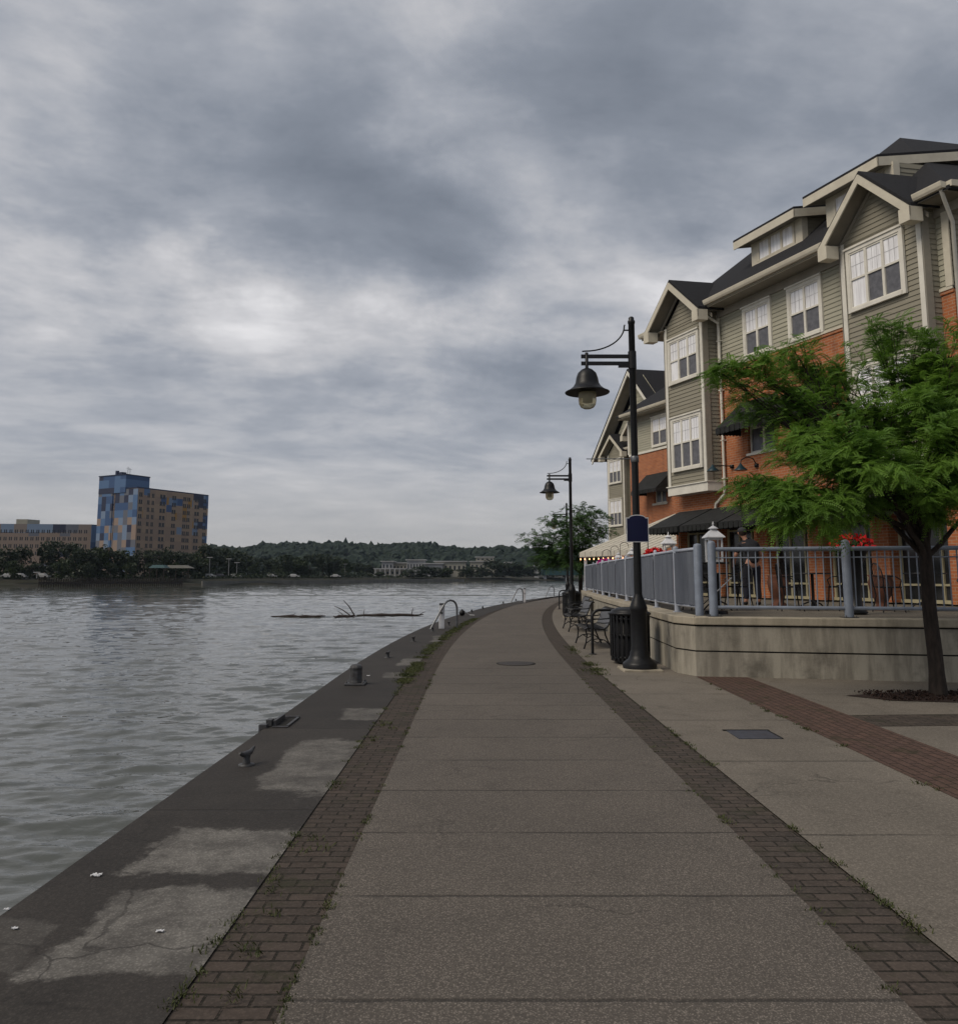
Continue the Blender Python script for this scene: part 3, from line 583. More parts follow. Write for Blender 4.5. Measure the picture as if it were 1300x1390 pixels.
for i,(px,D,m,l) in enumerate([(10,219,'white','white car parked farthest left under the far trees'),(24,219,'white','white car parked second from left under the far trees'),(55,221,'white','white car parked beside a far lamp under the trees'),(283,262,'white','white car just right of the tower block shore'),(298,266,'farred','dark car between two white cars on the far shore'),(318,272,'white','white car parked below the hill saddle'),(367,290,'white','pale car on the far shore right of the wooded dip'),(398,300,'white','pale car beneath the broad far trees'),(455,330,'white','pale car nearest the grey pillared hall')]): farcar(px,D,MAT['farwhite'] if m=='white' else MAT[m],l)
def shelter(px,D,w,m,label,h=3.):
    p=at(px,782,D); r=empty('park_shelter',(p.x,D,1.),label,'shelter')
    b=MB(); b.hexa([(p.x-w,D,1+h),(p.x+w,D,1+h),(p.x+w,D+4,1+h),(p.x-w,D+4,1+h)],[(p.x-w*.6,D+1,1.9+h),(p.x+w*.6,D+1,1.9+h),(p.x+w*.6,D+3,1.9+h),(p.x-w*.6,D+3,1.9+h)]); b.build('roof',m,r)
    for s in (-.85,0,.85):
        b=MB(); b.box((p.x+s*w-.12,D+.2,1),(p.x+s*w+.12,D+.44,1+h)); b.build('post',MAT['pilot'],r)
shelter(238,240,4.5,MAT['farstone'],'long grey shelter roof under trees right of tower shore'); shelter(212,233,2.5,MAT['teal'],'small teal roofed shelter under the tan slab trees')
def farlamp(px,ty,D,label):
    p=at(px,782,D); zt=(782-ty)/1060*D+1.6; b=MB(); b.tube([(p.x,D,1),(p.x,D,zt)],[.1,.06],6); b.box((p.x-.9,D-.2,zt-.1),(p.x+.9,D+.2,zt+.12))
    r=empty('park_lamp',(p.x,D,1),label,'lamp','tall lamps in the far park'); b.build('post',MAT['farwhite'],r)
farlamp(50,777,214,'pale lamp among the trees left of the tower'); farlamp(284,757,262,'pale lamp at the right foot of the tower'); farlamp(310,759,268,'pale lamp right of the tower foot'); farlamp(321,764,272,'lower pale lamp right of the tower foot'); farlamp(468,766,350,'pale lamp left of the grey pillared hall')
# driftwood
def drift(px0,px1,py,label,sticks,seed):
    rg=random.Random(seed); a=at(px0,py,56); t=(-1.3-1.6)/(a.z-1.6); p=Vector((a.x*t,56*t,-1.27)); c=at(px1,py,56); q=Vector((c.x*t,56*t+.5,-1.27))
    pts=[p.lerp(q,k/8)+Vector((0,rg.uniform(-.12,.12),rg.uniform(-.03,.05))) for k in range(9)]
    b=MB(); b.tube(pts,[.03,.08,.11,.12,.11,.12,.1,.07,.03],8)
    r=empty('floating_branch',p,label,'driftwood'); b.build('log',MAT['wood'],r)
    for (u,dx,dz,rr) in sticks:
        b=MB(); s=p.lerp(q,u); b.tube([s,s+Vector((dx*.5,.1,dz*.6)),s+Vector((dx,.2,dz))],[rr,rr*.8,rr*.4],6); b.build('twig',MAT['wood'],r)
drift(368,440,838,'long thin floating log on the left',[(.35,.3,.22,.03),(.6,-.2,.18,.025)],1)
drift(452,482,838,'submerged branch with two forked sticks rising from the water',[(.8,-1.3,.75,.045),(.95,-.9,1.15,.05),(.5,-.55,.4,.03)],2)
drift(484,574,836,'long thin floating log on the right with short twigs',[(.1,.05,.45,.03),(.82,.1,.5,.04),(.93,.5,.25,.03)],3)
# ---------------------------------------------------------------- the waterside apartment blocks
class Frame:
    def __init__(s,x,y): s.P=Vector((x,y,0))
    def __call__(s,u,o,z): return s.P+DU*u+EV*o+Vector((0,0,z))
def fbox(b,F,u0,u1,o0,o1,z0,z1):
    q=[(u0,o0),(u1,o0),(u1,o1),(u0,o1)]
    b.hexa([F(u,o,z0) for u,o in q],[F(u,o,z1) for u,o in q])
def wallgrid(b,F,u0,u1,z0,z1,holes,o=0.,th=.2):
    us=sorted({u0,u1,*[h[0] for h in holes],*[h[1] for h in holes]}); zs=sorted({z0,z1,*[h[2] for h in holes],*[h[3] for h in holes]})
    for a,c in zip(us,us[1:]):
        for d,e in zip(zs,zs[1:]):
            if any(h[0]<=a and c<=h[1] and h[2]<=d and e<=h[3] for h in holes): continue
            b.face([F(a,o,d),F(c,o,d),F(c,o,e),F(a,o,e)])
    for h in holes:   # reveals
        q=[(h[0],h[2]),(h[1],h[2]),(h[1],h[3]),(h[0],h[3])]
        for (a,d),(c,e) in zip(q,q[1:]+q[:1]): b.face([F(a,o,d),F(c,o,e),F(c,o-th,e),F(a,o-th,d)])
def clap(b,F,u0,u1,z0,z1,o=0.,pitch=.127,lap=.018,top=None):
    """clapboards: every board leans out towards its lower edge; top(u-range clip) for gables"""
    z=z0
    while z<z1-1e-3:
        zt=min(z+pitch,z1); a0,a1=(u0,u1) if not top else top(z); c0,c1=(u0,u1) if not top else top(zt)
        if a1-a0>.02:
            b.face([F(a0,o+lap,z),F(a1,o+lap,z),F(c1,o,zt),F(c0,o,zt)]); b.face([F(a0,o-.01,z),F(a1,o-.01,z),F(a1,o+lap,z),F(a0,o+lap,z)])
        z+=pitch
def clapside(b,F,u,o0,o1,z0,z1,sgn=1,pitch=.127,lap=.018):
    z=z0
    while z<z1-1e-3:
        zt=min(z+pitch,z1)
        b.face([F(u+sgn*lap,o0,z),F(u+sgn*lap,o1,z),F(u,o1,zt),F(u,o0,zt)]); b.face([F(u-sgn*.01,o0,z),F(u-sgn*.01,o1,z),F(u+sgn*lap,o1,z),F(u+sgn*lap,o0,z)]); z+=pitch
def window(F,par,u0,u1,z0,z1,o,n,split=.5,white=(),frame='trimw',case=.09,recess=0.,label=None):
    b=MB(); oo=o-recess
    if case:
        fbox(b,F,u0-case,u0,oo+.01,o+.065,z0-case,z1+case*1.3); fbox(b,F,u1,u1+case,oo+.01,o+.065,z0-case,z1+case*1.3)
        fbox(b,F,u0,u1,oo+.01,o+.068,z1,z1+case*1.3); fbox(b,F,u0,u1,oo+.01,o+.085,z0-case,z0)
        fbox(b,F,u0-case-.03,u1+case+.03,o+.066,o+.1,z1+case*1.3-.02,z1+case*1.3+.03)
    zm=z0+(z1-z0)*split; w=(u1-u0)/n; t=.035
    for k in range(n+1):
        c=u0+w*k; fbox(b,F,max(u0,c-t),min(u1,c+t),oo+.005,oo+.055,z0,z1)
    for k in range(n):
        a,c=u0+w*k+t,u0+w*(k+1)-t
        if k==0: a=u0+t
        fbox(b,F,a,c,oo+.006,oo+.05,z0,z0+.045); fbox(b,F,a,c,oo+.006,oo+.05,z1-.045,z1); fbox(b,F,a,c,oo+.006,oo+.052,zm-.025,zm+.025)
    f=b.build('window',MAT[frame],par,label=label)
    b=MB()
    for k in range(n):
        a,c=u0+w*k+t,u0+w*(k+1)-t; b.face([F(a,oo+.028,zm),F(c,oo+.028,zm),F(c,oo+.028,z1),F(a,oo+.028,z1)])
    b.build('upper_sash',MAT['curtain'],f)
    b=MB()
    for k in range(n):
        a,c=u0+w*k+t,u0+w*(k+1)-t; b.mi=1 if k in white else 0; b.face([F(a,oo+.02,z0),F(c,oo+.02,z0),F(c,oo+.02,zm),F(a,oo+.02,zm)])
    b.build('lower_sash',[MAT['screen'],MAT['curtain']],f)
    b=MB()   # muntin grid in the upper panes
    for k in range(n):
        a,c=u0+w*k+t,u0+w*(k+1)-t
        for j in range(1,3): x=a+(c-a)*j/3; fbox(b,F,x-.004,x+.004,oo+.029,oo+.036,zm+.026,z1-.046)
        for j in (1,): z=zm+(z1-zm)*.5; fbox(b,F,a,c,oo+.029,oo+.035,z-.004,z+.004)
    b.build('muntin',MAT['muntin'],f)
    return f
MAT['muntin']=M('muntin bars',(.6,.6,.61),rough=.5)
def gutter(F,par,u0,u1,o,z,wall_o=0.):
    b=MB(); prof=[(0,0),(.1,.0),(.13,.05),(.15,.13),(.15,.15),(.12,.15),(.02,.13),(0,.13)]
    A=[F(u0,o+a,z+c) for a,c in prof]; B=[F(u1,o+a,z+c) for a,c in prof]; b.hexa(A,B)
    fbox(b,F,u0,u1,o-.03,o-.002,z-.06,z+.14); return b.build('gutter',MAT['trim'],par)
def soffit(F,par,u0,u1,o0,o1,z):
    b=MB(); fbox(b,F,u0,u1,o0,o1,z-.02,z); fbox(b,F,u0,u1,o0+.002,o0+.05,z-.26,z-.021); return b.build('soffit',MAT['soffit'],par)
def cornerboards(b,F,u,o,z0,z1,w=.13,side=-1):
    """board on the front face and one on the return"""
    fbox(b,F,min(u,u+side*w),max(u,u+side*w),o+.01,o+.04,z0,z1)
def bay(F,par,uc,hw,dep,zb,zt,rise,hroof,of,label=None,peakz=None,ridge_back=2.2,side=1):
    """boarded bay with its own small gable roof"""
    u0,u1=uc-hw,uc+hw; b=MB(); zg=zt
    clap(b,F,u0,u1,zb+.28,zt-.0,dep)
    sl=(rise)/(hroof)
    def top(z): 
        k=(z-zt)/sl; return (u0+k,u1-k)
    hg=(hw)*sl
    clap(b,F,u0,u1,zt,zt+hg-.02,dep,top=top)
    clapside(b,F,u1,0,dep,zb+.28,zt+.2,1); clapside(b,F,u0,0,dep,zb+.28,zt+.2,-1)
    B=b.build('bay',MAT['sidingA'],par,label=label)
    b=MB()
    fbox(b,F,u0-.03,u1+.03,-.01,dep+.05,zb,zb+.28); fbox(b,F,u0-.06,u1+.06,-.01,dep+.09,zb+.28,zb+.31)
    b.build('base_band',MAT['trimw'],B)
    b=MB()
    for s,u in ((1,u0),(-1,u1)):
        fbox(b,F,min(u,u+s*.12),max(u,u+s*.12),dep+.022,dep+.045,zb+.31,zt+.05)
    b.build('corner_board',MAT['trimw'],B)
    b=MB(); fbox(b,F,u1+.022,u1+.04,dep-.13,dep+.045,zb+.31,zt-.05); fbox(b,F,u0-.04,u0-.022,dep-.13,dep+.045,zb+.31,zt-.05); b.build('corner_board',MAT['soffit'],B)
    # gable roof: two slabs running back along the ridge
    pz=zt+rise; ob=of-ridge_back-.9
    for s in (-1,1):
        b=MB(); e=(uc+s*hroof,zt-.0); th=.09
        A=[F(uc,of,pz),F(e[0],of,e[1]),F(e[0],ob+.9,e[1]),F(uc,ob-.6,pz)]
        b.hexa([a+Vector((0,0,.0)) for a in A],[a+Vector((0,0,th)) for a in A]); b.build('bay_roof',MAT['shingle'],B)
        # rake board and boxed return
        b=MB(); q0=F(uc,of,pz-.01); q1=F(e[0],of,e[1]-.01); d=Vector((0,0,-.23))
        b.hexa([q0,q1,q1+EV*.04,q0+EV*.04][::1],[q0+d,q1+d,q1+d+EV*.04,q0+d+EV*.04])
        fbox(b,F,min(e[0],e[0]-s*.28),max(e[0],e[0]-s*.28),of-.3,of+.042,zt-.34,zt-.0)
        b.build('rake_board',MAT['trim'],B)
        b=MB(); q0=F(uc,of-.005,pz-.03); q1=F(e[0],of-.005,e[1]-.03); q2=F(e[0],dep-.02,e[1]-.03); q3=F(uc,dep-.02,pz-.03); b.face([q0,q1,q2,q3])
        f0=F(uc,dep+.03,pz-.04-.08); f1=F(e[0],dep+.03,e[1]-.04-.08); dd=Vector((0,0,-.12)); b.hexa([f0,f1,f1-EV*.03,f0-EV*.03],[f0+dd,f1+dd,f1+dd-EV*.03,f0+dd-EV*.03])
        b.build('rake_soffit',MAT['soffit'],B)
    return B
def awning(F,par,u0,u1,o,zt,zb,out,name='awning',posts=False):
    b=MB(); b.face([F(u0,o,zt),F(u1,o,zt),F(u1,o+out,zb),F(u0,o+out,zb)]); b.face([F(u0,o,zt-.01),F(u0,o+out,zb-.01),F(u1,o+out,zb-.01),F(u1,o,zt-.01)])
    for u in (u0,u1): b.face([F(u,o,zt),F(u,o+out,zb),F(u,o+out,zb-.12),F(u,o,zb-.12)])
    A=b.build(name,MAT['blackfab'],par)
    b=MB(); n=max(8,int((u1-u0)/.1)); w=(u1-u0)/n
    for k in range(n):   # scalloped valance, alternate tabs kicked out a little
        a,c=u0+w*k,u0+w*(k+1); oo=o+out+.006+(.012 if k%2 else 0)
        b.face([F(a,oo,zb+.01),F(a,oo,zb-.15),F(a+w*.25,oo,zb-.19),F(a+w*.75,oo,zb-.19),F(c,oo,zb-.15),F(c,oo,zb+.01)])
    m=int(out/.1)
    for k in range(m):
        for u in (u0-.006,u1+.006):
            a,c=o+out*k/m,o+out*(k+1)/m; b.face([F(u,a,zb-.1),F(u,a,zb-.17),F(u,(a+c)/2,zb-.21),F(u,c,zb-.17),F(u,c,zb-.1)])
    b.build('valance',MAT['blackfab'],A)
    b=MB()
    for u in (u0+.03,u1-.03): b.tube([F(u,o+.02,zb-.05),F(u,o+out-.02,zb-.03)],.012,5)
    b.tube([F(u0,o+out-.02,zb-.02),F(u1,o+out-.02,zb-.02)],.012,5)
    b.build('awning_frame',MAT['black'],A); return A
def walllamp(F,par,u,z,o=0.,up=.25,reach=.55,label=None):
    b=MB(); b.lathe(tuple(F(u,o+.02,z-.05)),[(0,0),(.07,0),(.07,.1),(0,.1)],10)
    b.tube([F(u,o+.02,z),F(u,o+.12,z+up*.8),F(u,o+.32,z+up),F(u,o+reach,z+up*.6),F(u,o+reach+.02,z+up*.1)],.017,7)
    L=b.build('wall_lamp',MAT['black'],par,label=label)
    b=MB(); b.lathe(tuple(F(u,o+reach+.02,z-.16)),[(.19,0),(.185,.02),(.1,.1),(.05,.16),(.03,.2),(0,.21)],18); b.build('lamp_shade',MAT['tealshade'],L)
def hipdormer(F,par,u0,u1,o,zb,zw,zf,n,left,right,white=True):
    """box dormer with a strip of windows and an oversailing shed roof"""
    b=MB(); ob=-3.2
    fr=[F(u0,o,zb-.8),F(u1,o,zb-.8),F(u1,ob,zb-.8),F(u0,ob,zb-.8)]; b.hexa(fr,[v+Vector((0,0,zw-zb+.8)) for v in fr])
    clapside(b,F,u1+.002,ob,o-.14,zb-.1,zw-.02,1); D=b.build('dormer',MAT['sidingA'],par)
    b=MB(); fbox(b,F,u0-.02,u0+.22,o+.002,o+.04,zb-.2,zw); fbox(b,F,u1-.22,u1+.02,o+.002,o+.04,zb-.2,zw); fbox(b,F,u1+.024,u1+.04,o-.14,o+.04,zb-.2,zw)
    fbox(b,F,u0+.22,u1-.22,o+.002,o+.035,zw-.12,zw); fbox(b,F,u0+.22,u1-.22,o+.002,o+.05,zb-.2,zb+.02)
    b.build('corner_board',MAT['trim'],D)
    b=MB(); f=[F(u0-left,o+.42,zf-.0),F(u1+right,o+.42,zf),F(u1+right,ob,zf+.5),F(u0-left,ob,zf+.5)]
    b.hexa([v+Vector((0,0,.0)) for v in f],[v+Vector((0,0,.07)) for v in f]); b.build('dormer_roof',MAT['shingle'],D)
    b=MB(); d=Vector((0,0,-.24)); 
    for p,q,nn in ((f[0],f[1],EV),(f[1],f[2],DU)):
        q2=q; b.hexa([p-nn*.03,q-nn*.03,q,p],[p+d-nn*.03,q+d-nn*.03,q+d,p+d])
    b.build('fascia',MAT['trim'],D)
    b=MB(); b.face([v+Vector((0,0,-.2)) for v in f]); b.build('dormer_soffit',MAT['soffit'],D)
    # windows
    ua,ub=u0+.28,u1-.28; w=(ub-ua)/n; b=MB()
    for k in range(n+1): fbox(b,F,ua+w*k-.035,ua+w*k+.035,o+.01,o+.06,zb+.02,zw-.12)
    fbox(b,F,ua,ub,o+.012,o+.055,zb+.021,zb+.07); fbox(b,F,ua,ub,o+.012,o+.055,zw-.17,zw-.121)
    W_=b.build('window',MAT['trim'],D)
    b=MB()
    for k in range(n): b.face([F(ua+w*k+.035,o+.03,zb+.05),F(ua+w*(k+1)-.035,o+.03,zb+.05),F(ua+w*(k+1)-.035,o+.03,zw-.15),F(ua+w*k+.035,o+.03,zw-.15)])
    # sub-part of the dormer like its window
    b.build('pane',MAT['curtain'],D)
    return D
ZT=.97   # terrace level
F1=Frame(8.6,22.0)
bld=empty('apartment_building',F1(0,0,ZT),'nearest brick and clapboard apartment block with two gabled bays and black awnings','building')
UL,UR=-4.9,5.46
# ground floor: pillars, dark recess, windows
piers=[(-4.9,-4.7),(-3.22,-2.72),(-1.22,-.68),(.82,1.34),(2.83,3.34),(4.86,5.46)]
for a,c in piers:
    b=MB(); fbox(b,F1,a,c,-.45,0,ZT,3.55); b.build('pillar',MAT['brick'],bld)
holes=[(-1.3,-.2,5.25,6.75),(.6,1.66,5.25,6.75)]
b=MB(); wallgrid(b,F1,UL,UR,3.55,8.05,holes,0,.16)
b.face([F1(UL,0,3.55),F1(UR,0,3.55),F1(UR,-.45,3.55),F1(UL,-.45,3.55)])
# side walls
q=[F1(UR,0,3.55),F1(UR,-12,3.55),F1(UR,-12,8.05),F1(UR,0,8.05)]; b.face(q)
q=[F1(UL,0,ZT),F1(UL,-12,ZT),F1(UL,-12,10.1),F1(UL,0,10.1)]; b.face(q[::-1])
b.face([F1(UR,-.45,ZT),F1(UR,-12,ZT),F1(UR,-12,3.55),F1(UR,-.45,3.55)])
b.build('wall',MAT['brick'],bld)
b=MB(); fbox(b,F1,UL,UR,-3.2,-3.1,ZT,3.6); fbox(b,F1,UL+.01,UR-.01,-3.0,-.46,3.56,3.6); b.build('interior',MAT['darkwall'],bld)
MAT['cream']=M('cream window frame',(.42,.38,.25),(.36,.32,.2),5,.6)
for (a0,a),(c,c1) in zip(piers,piers[1:]):
    u0,u1=a,c; b=MB(); o=-.32
    if u1-u0<.4: continue
    fbox(b,F1,u0,u0+.06,o,o+.07,ZT+.03,3.5); fbox(b,F1,u1-.06,u1,o,o+.07,ZT+.03,3.5)
    for t in (.36,.72): x=u0+(u1-u0)*t; fbox(b,F1,x-.025,x+.025,o,o+.072,ZT+.08,3.5)
    fbox(b,F1,u0+.06,u1-.06,o+.001,o+.068,2.97,3.02); fbox(b,F1,u0+.06,u1-.06,o+.001,o+.069,1.37,1.42); fbox(b,F1,u0,u1,o-.02,o+.09,ZT,ZT+.08)
    w=b.build('shop_window',MAT['cream'],bld)
    b=MB(); b.face([F1(u0+.06,o+.03,ZT+.08),F1(u1-.06,o+.03,ZT+.08),F1(u1-.06,o+.03,3.5),F1(u0+.06,o+.03,3.5)]); b.build('pane',MAT['darkglass'],w)
for k,(u0,u1) in enumerate([(-4.72,-3.02),(-2.92,-1.2),(-1.1,.78),(.9,2.82),(2.92,4.82)]): awning(F1,bld,u0,u1,.005,3.74,3.16,1.15)
b=MB()
for u in (-4.7,-3.04): b.tube([F1(u,1.12,ZT),F1(u,1.12,3.05)],.016,6)
b.build('awning_post',MAT['black'],bld)
# brick course over the second floor, siding above
b=MB(); fbox(b,F1,-2.3,2.75,.003,.03,7.98,8.06); fbox(b,F1,5.0,UR,.003,.03,7.98,8.06); b.build('brick_course',MAT['brick'],bld)
b=MB(); clap(b,F1,-2.45,2.95,8.06,9.98,0); clap(b,F1,5.0,UR,8.06,9.98,0); clap(b,F1,UL,-4.4,8.06,9.98,0)
b.build('siding',MAT['sidingB'],bld)
b=MB(); fbox(b,F1,-2.4,2.86,.022,.05,8.06,8.13); fbox(b,F1,5.02,UR,.022,.05,8.06,8.13); fbox(b,F1,5.32,UR+.02,.024,.06,8.13,9.9); fbox(b,F1,4.99,5.06,.024,.05,8.13,9.9); fbox(b,F1,-2.42,-2.3,.024,.05,8.13,9.9)
b.build('trim_board',MAT['trim'],bld)
b=MB(); clapside(b,F1,UR,-12,-.001,8.06,9.98,1); b.build('siding',MAT['sidingA'],bld)
window(F1,bld,-1.15,-.16,8.22,9.62,0,2,.5); window(F1,bld,.66,1.72,8.22,9.62,0,2,.5)
for h in holes:
    window(F1,bld,h[0]+.0,h[1],h[2]+.02,h[3],.0,2,.5,case=0,recess=.14)
    b=MB(); fbox(b,F1,h[0]-.04,h[1]+.04,.0,.04,h[2]-.07,h[2]+.0); b.build('window_sill',MAT['trimw'],bld)
awning(F1,bld,-1.55,.02,.005,6.85,6.02,.82); awning(F1,bld,.42,1.9,.005,6.85,6.02,.82)
bl=bay(F1,bld,-3.48,.98,.45,4.25,9.95,1.38,1.45,.9,label='left boarded bay with gable'); 
window(F1,bld,-4.16,-2.74,8.05,9.42,.45+.022,3,.52,white=(0,)); window(F1,bld,-4.12,-2.74,5.1,6.72,.45+.022,3,.52)
br_=bay(F1,bld,3.99,1.14,.35,4.25,10.02,1.42,1.33,.8,label='right boarded bay with gable')
window(F1,bld,3.15,4.6,8.28,9.74,.35+.022,3,.52,white=(0,)); window(F1,bld,3.15,4.6,5.3,6.72,.35+.022,3,.52,white=(0,1,2))
gutter(F1,bld,-2.05,2.72,.6,10.08); soffit(F1,bld,-2.4,2.9,0,.62,10.05); gutter(F1,bld,5.3,6.02,.6,10.14); soffit(F1,bld,5.1,6.0,0,.62,10.1)
gutter(F1,bld,-5.6,-5.02,.6,9.98); soffit(F1,bld,-5.55,-4.4,-.6,.62,9.95)
b=MB(); fbox(b,F1,6.0,6.14,-8,.6,10.14,10.28); fbox(b,F1,5.46,6.0,-8,0,10.06,10.1); b.build('gutter',MAT['trim'],bld)
# hip roof
def hiproof(F,par,uL,uR,oF,ze,apex,back,notch=()):
    b=MB(); A=F(uL,oF,ze);B=F(uR,oF,ze);P_=F(apex[0],apex[1],apex[2]);Q=F(apex[0],back,apex[2]);A2=F(uL,back,ze);B2=F(uR,back,ze)
    p=(apex[2]-ze)/(oF-apex[1]); pts=[A]
    for n0,n1,no in notch: pts+=[F(n0,oF,ze),F((n0+n1)/2,no,ze+(oF-no)*p),F(n1,oF,ze)]
    b.face(pts+[B,P_]); b.face([B,B2,Q,P_]); b.face([A2,A,P_,Q]); b.face([B2,A2,Q]); dn=Vector((0,0,-.08)); b.face([F(uR,-.1,ze-.08),F(uL,-.1,ze-.08),A2+dn,B2+dn])
    us=[uL]+[x for n in notch for x in n[:2]]+[uR]
    for a_,c_ in zip(us[::2],us[1::2]): b.face([F(a_,oF,ze),F(a_,oF,ze-.08),F(c_,oF,ze-.08),F(c_,oF,ze)]); b.face([F(a_,oF,ze-.08),F(a_,-.1,ze-.08),F(c_,-.1,ze-.08),F(c_,oF,ze-.08)])
    b.face([B,B+dn,B2+dn,B2])
    return b.build('roof',MAT['shingle'],par)
hiproof(F1,bld,-4.93,6.1,.62,10.17,(-.55,-5.0,15.5),-12,notch=((-4.88,-2.06,-.62),(2.72,5.26,-.62)))
hipdormer(F1,bld,-1.38,.62,-.5,11.22,12.0,12.05,3,.3,.22)
hipdormer(F1,bld,1.5,3.6,-.55,11.3,12.1,12.2,3,.38,.0)
# downspouts and wall lamps
b=MB()
def spout(pts):
    b.tube(pts,.045,8)
spout([F1(-2.2,.62,10.08),F1(-2.2,.62,9.85),F1(-2.28,.1,9.6),F1(-2.28,.08,9.3),F1(-2.28,.08,4.3),F1(-2.3,.08,4.12),F1(-2.72,.08,3.86),F1(-2.74,.08,3.72)])
b.build('downspout',MAT['trimw'],bld); b=MB()
spout([F1(5.9,.62,10.14),F1(5.85,.5,9.95),F1(5.56,.02,9.6),F1(5.56,.02,3.6)])
b.build('downspout',MAT['trimw'],bld)
b=MB()
for z in (9,7.4,5.8,4.6): fbox(b,F1,-2.34,-2.22,.004,.13,z,z+.03)
b.build('spout_bracket',MAT['trimw'],bld)
walllamp(F1,bld,-2.0,4.95,0,.02,.62); walllamp(F1,bld,-.95,4.85,0,.25,.5); walllamp(F1,bld,1.1,4.85,0,.25,.5)
# ---- second block, set back
F2=Frame(8.55,41.2)
b2=empty('apartment_building',F2(0,0,ZT),'middle set back brick block between lamp post and nearest block','building')
b=MB(); wallgrid(b,F2,-.9,9,ZT,8.03,[(1.2,2.25,5.3,6.75)],0,.16); b.face([F2(-.9,0,ZT),F2(-.9,-8,ZT),F2(-.9,-8,10),F2(-.9,0,10)]); b.build('wall',MAT['brick'],b2)
b=MB(); clap(b,F2,-.9,9,8.13,10,0); b.build('siding',MAT['sidingB'],b2)
b=MB(); fbox(b,F2,-.9,9,.022,.05,8.03,8.14); fbox(b,F2,-.98,-.85,-.05,.05,8.14,10); b.build('trim_board',MAT['trimw'],b2)
window(F2,b2,1.3,2.5,8.3,9.68,0,2,.52); window(F2,b2,1.25,2.2,5.32,6.75,0,2,.5,case=0,recess=.14); awning(F2,b2,.6,2.75,.005,6.85,5.95,.85)
b=MB(); fbox(b,F2,1.1,2.35,.0,.04,5.2,5.31); b.build('window_sill',MAT['trim'],b2)
gutter(F2,b2,-.6,9,.6,10.1); soffit(F2,b2,-.9,9,0,.62,10.05)
b=MB(); b.hexa([F2(-1.1,.62,10.17),F2(9,.62,10.17),F2(9,-3.2,12.9),F2(.6,-3.2,12.9)],[F2(-1.1,.62,10.24),F2(9,.62,10.24),F2(9,-3.2,12.97),F2(.6,-3.2,12.97)]); b.build('roof',MAT['shingle'],b2)
b=MB(); fbox(b,F2,2.2,3.0,-2.2,-1.6,11.9,12.55); fbox(b,F2,2.15,3.05,-2.25,-1.55,12.55,12.62); b.build('roof_vent',MAT['white'],b2)
for (uc,oo,zz) in ():
    b=MB()
    for s in (-1,1):
        q0,q1=F2(uc,oo,zz+.95),F2(uc+s*.85,oo,zz); d=Vector((0,0,-.17)); b.hexa([q0,q1,q1+EV*.05,q0+EV*.05],[q0+d,q1+d,q1+d+EV*.05,q0+d+EV*.05])
    g=b.build('gablet',MAT['trimw'],b2)
    b=MB()
    for s in (-1,1):
        A=[F2(uc,oo+.06,zz+.96),F2(uc+s*.92,oo+.06,zz-.06),F2(uc+s*.92,oo-1,zz-.06),F2(uc,oo-1.8,zz+.96)]; b.hexa(A,[v+Vector((0,0,.06)) for v in A])
    b.build('gablet_roof',MAT['shingle'],g)
    b=MB(); b.face([F2(uc,oo-.05,zz+.9),F2(uc-.8,oo-.05,zz),F2(uc+.8,oo-.05,zz)]); b.build('gablet_face',MAT['sidingA'],g)
# ---- third block with the tall gable
F3=Frame(11.31,50.27)
b3=empty('apartment_building',F3(0,0,ZT),'farthest clapboard block with tall white raked gable behind lamp post','building')
b=MB(); wallgrid(b,F3,-4.9,4,ZT,8.03,[],0); b.face([F3(-4.9,0,ZT),F3(-4.9,-9,ZT),F3(-4.9,-9,10),F3(-4.9,0,10)]); b.build('wall',MAT['brick'],b3)
b=MB(); clap(b,F3,-4.9,4,8.03,10,0,.3)
def top3(z): k=(z-10)/1.19; return (-5.2+k,3.4-k)
clap(b,F3,-5,4,10,15.0,.0,.3,top=top3); b.build('siding',MAT['sidingB'],b3)
for s in (-1,1):
    b=MB(); q0,q1=F3(-1.3,.75,15.35),F3(-1.3+s*4.75,.75,9.85); d=Vector((0,0,-.3)); b.hexa([q0,q1,q1+EV*.06,q0+EV*.06],[q0+d,q1+d,q1+d+EV*.06,q0+d+EV*.06]); b.build('rake_board',MAT['trimw'],b3)
    b=MB(); A=[F3(-1.3,.82,15.37),F3(-1.3+s*4.85,.82,9.8),F3(-1.3+s*4.85,-9,9.8),F3(-1.3,-12,15.37)]; b.hexa(A,[v+Vector((0,0,.1)) for v in A]); b.build('roof',MAT['shingle'],b3)
    b=MB(); A=[F3(-1.3,.76,15.3),F3(-1.3+s*4.75,.76,9.75),F3(-1.3+s*4.75,.0,9.75),F3(-1.3,0,15.3)]; b.face(A); b.build('rake_soffit',MAT['soffit'],b3)
bay(F3,b3,-3.45,1.02,.5,3.6,9.95,1.35,1.5,.9,ridge_back=1.6,label='boarded bay behind far tree')
window(F3,b3,-4.2,-2.8,8.0,9.5,.52,3,.5); window(F3,b3,-4.2,-2.8,5.05,6.75,.52,3,.5)
bay(F3,b3,-.9,.95,.4,3.6,11.0,1.35,1.4,.8,ridge_back=1.6); gutter(F3,b3,-2.3,-.2,.6,10.05)
b=MB(); b.tube([F3(-2.2,.3,10),F3(-2.2,.1,9.6),F3(-2.2,.1,2)],.06,6); b.build('downspout',MAT['trimw'],b3)
b=MB(); fbox(b,F3,-2.35,-1.95,.0,.12,3,10.6); b.build('corner_board',MAT['trimw'],b3)
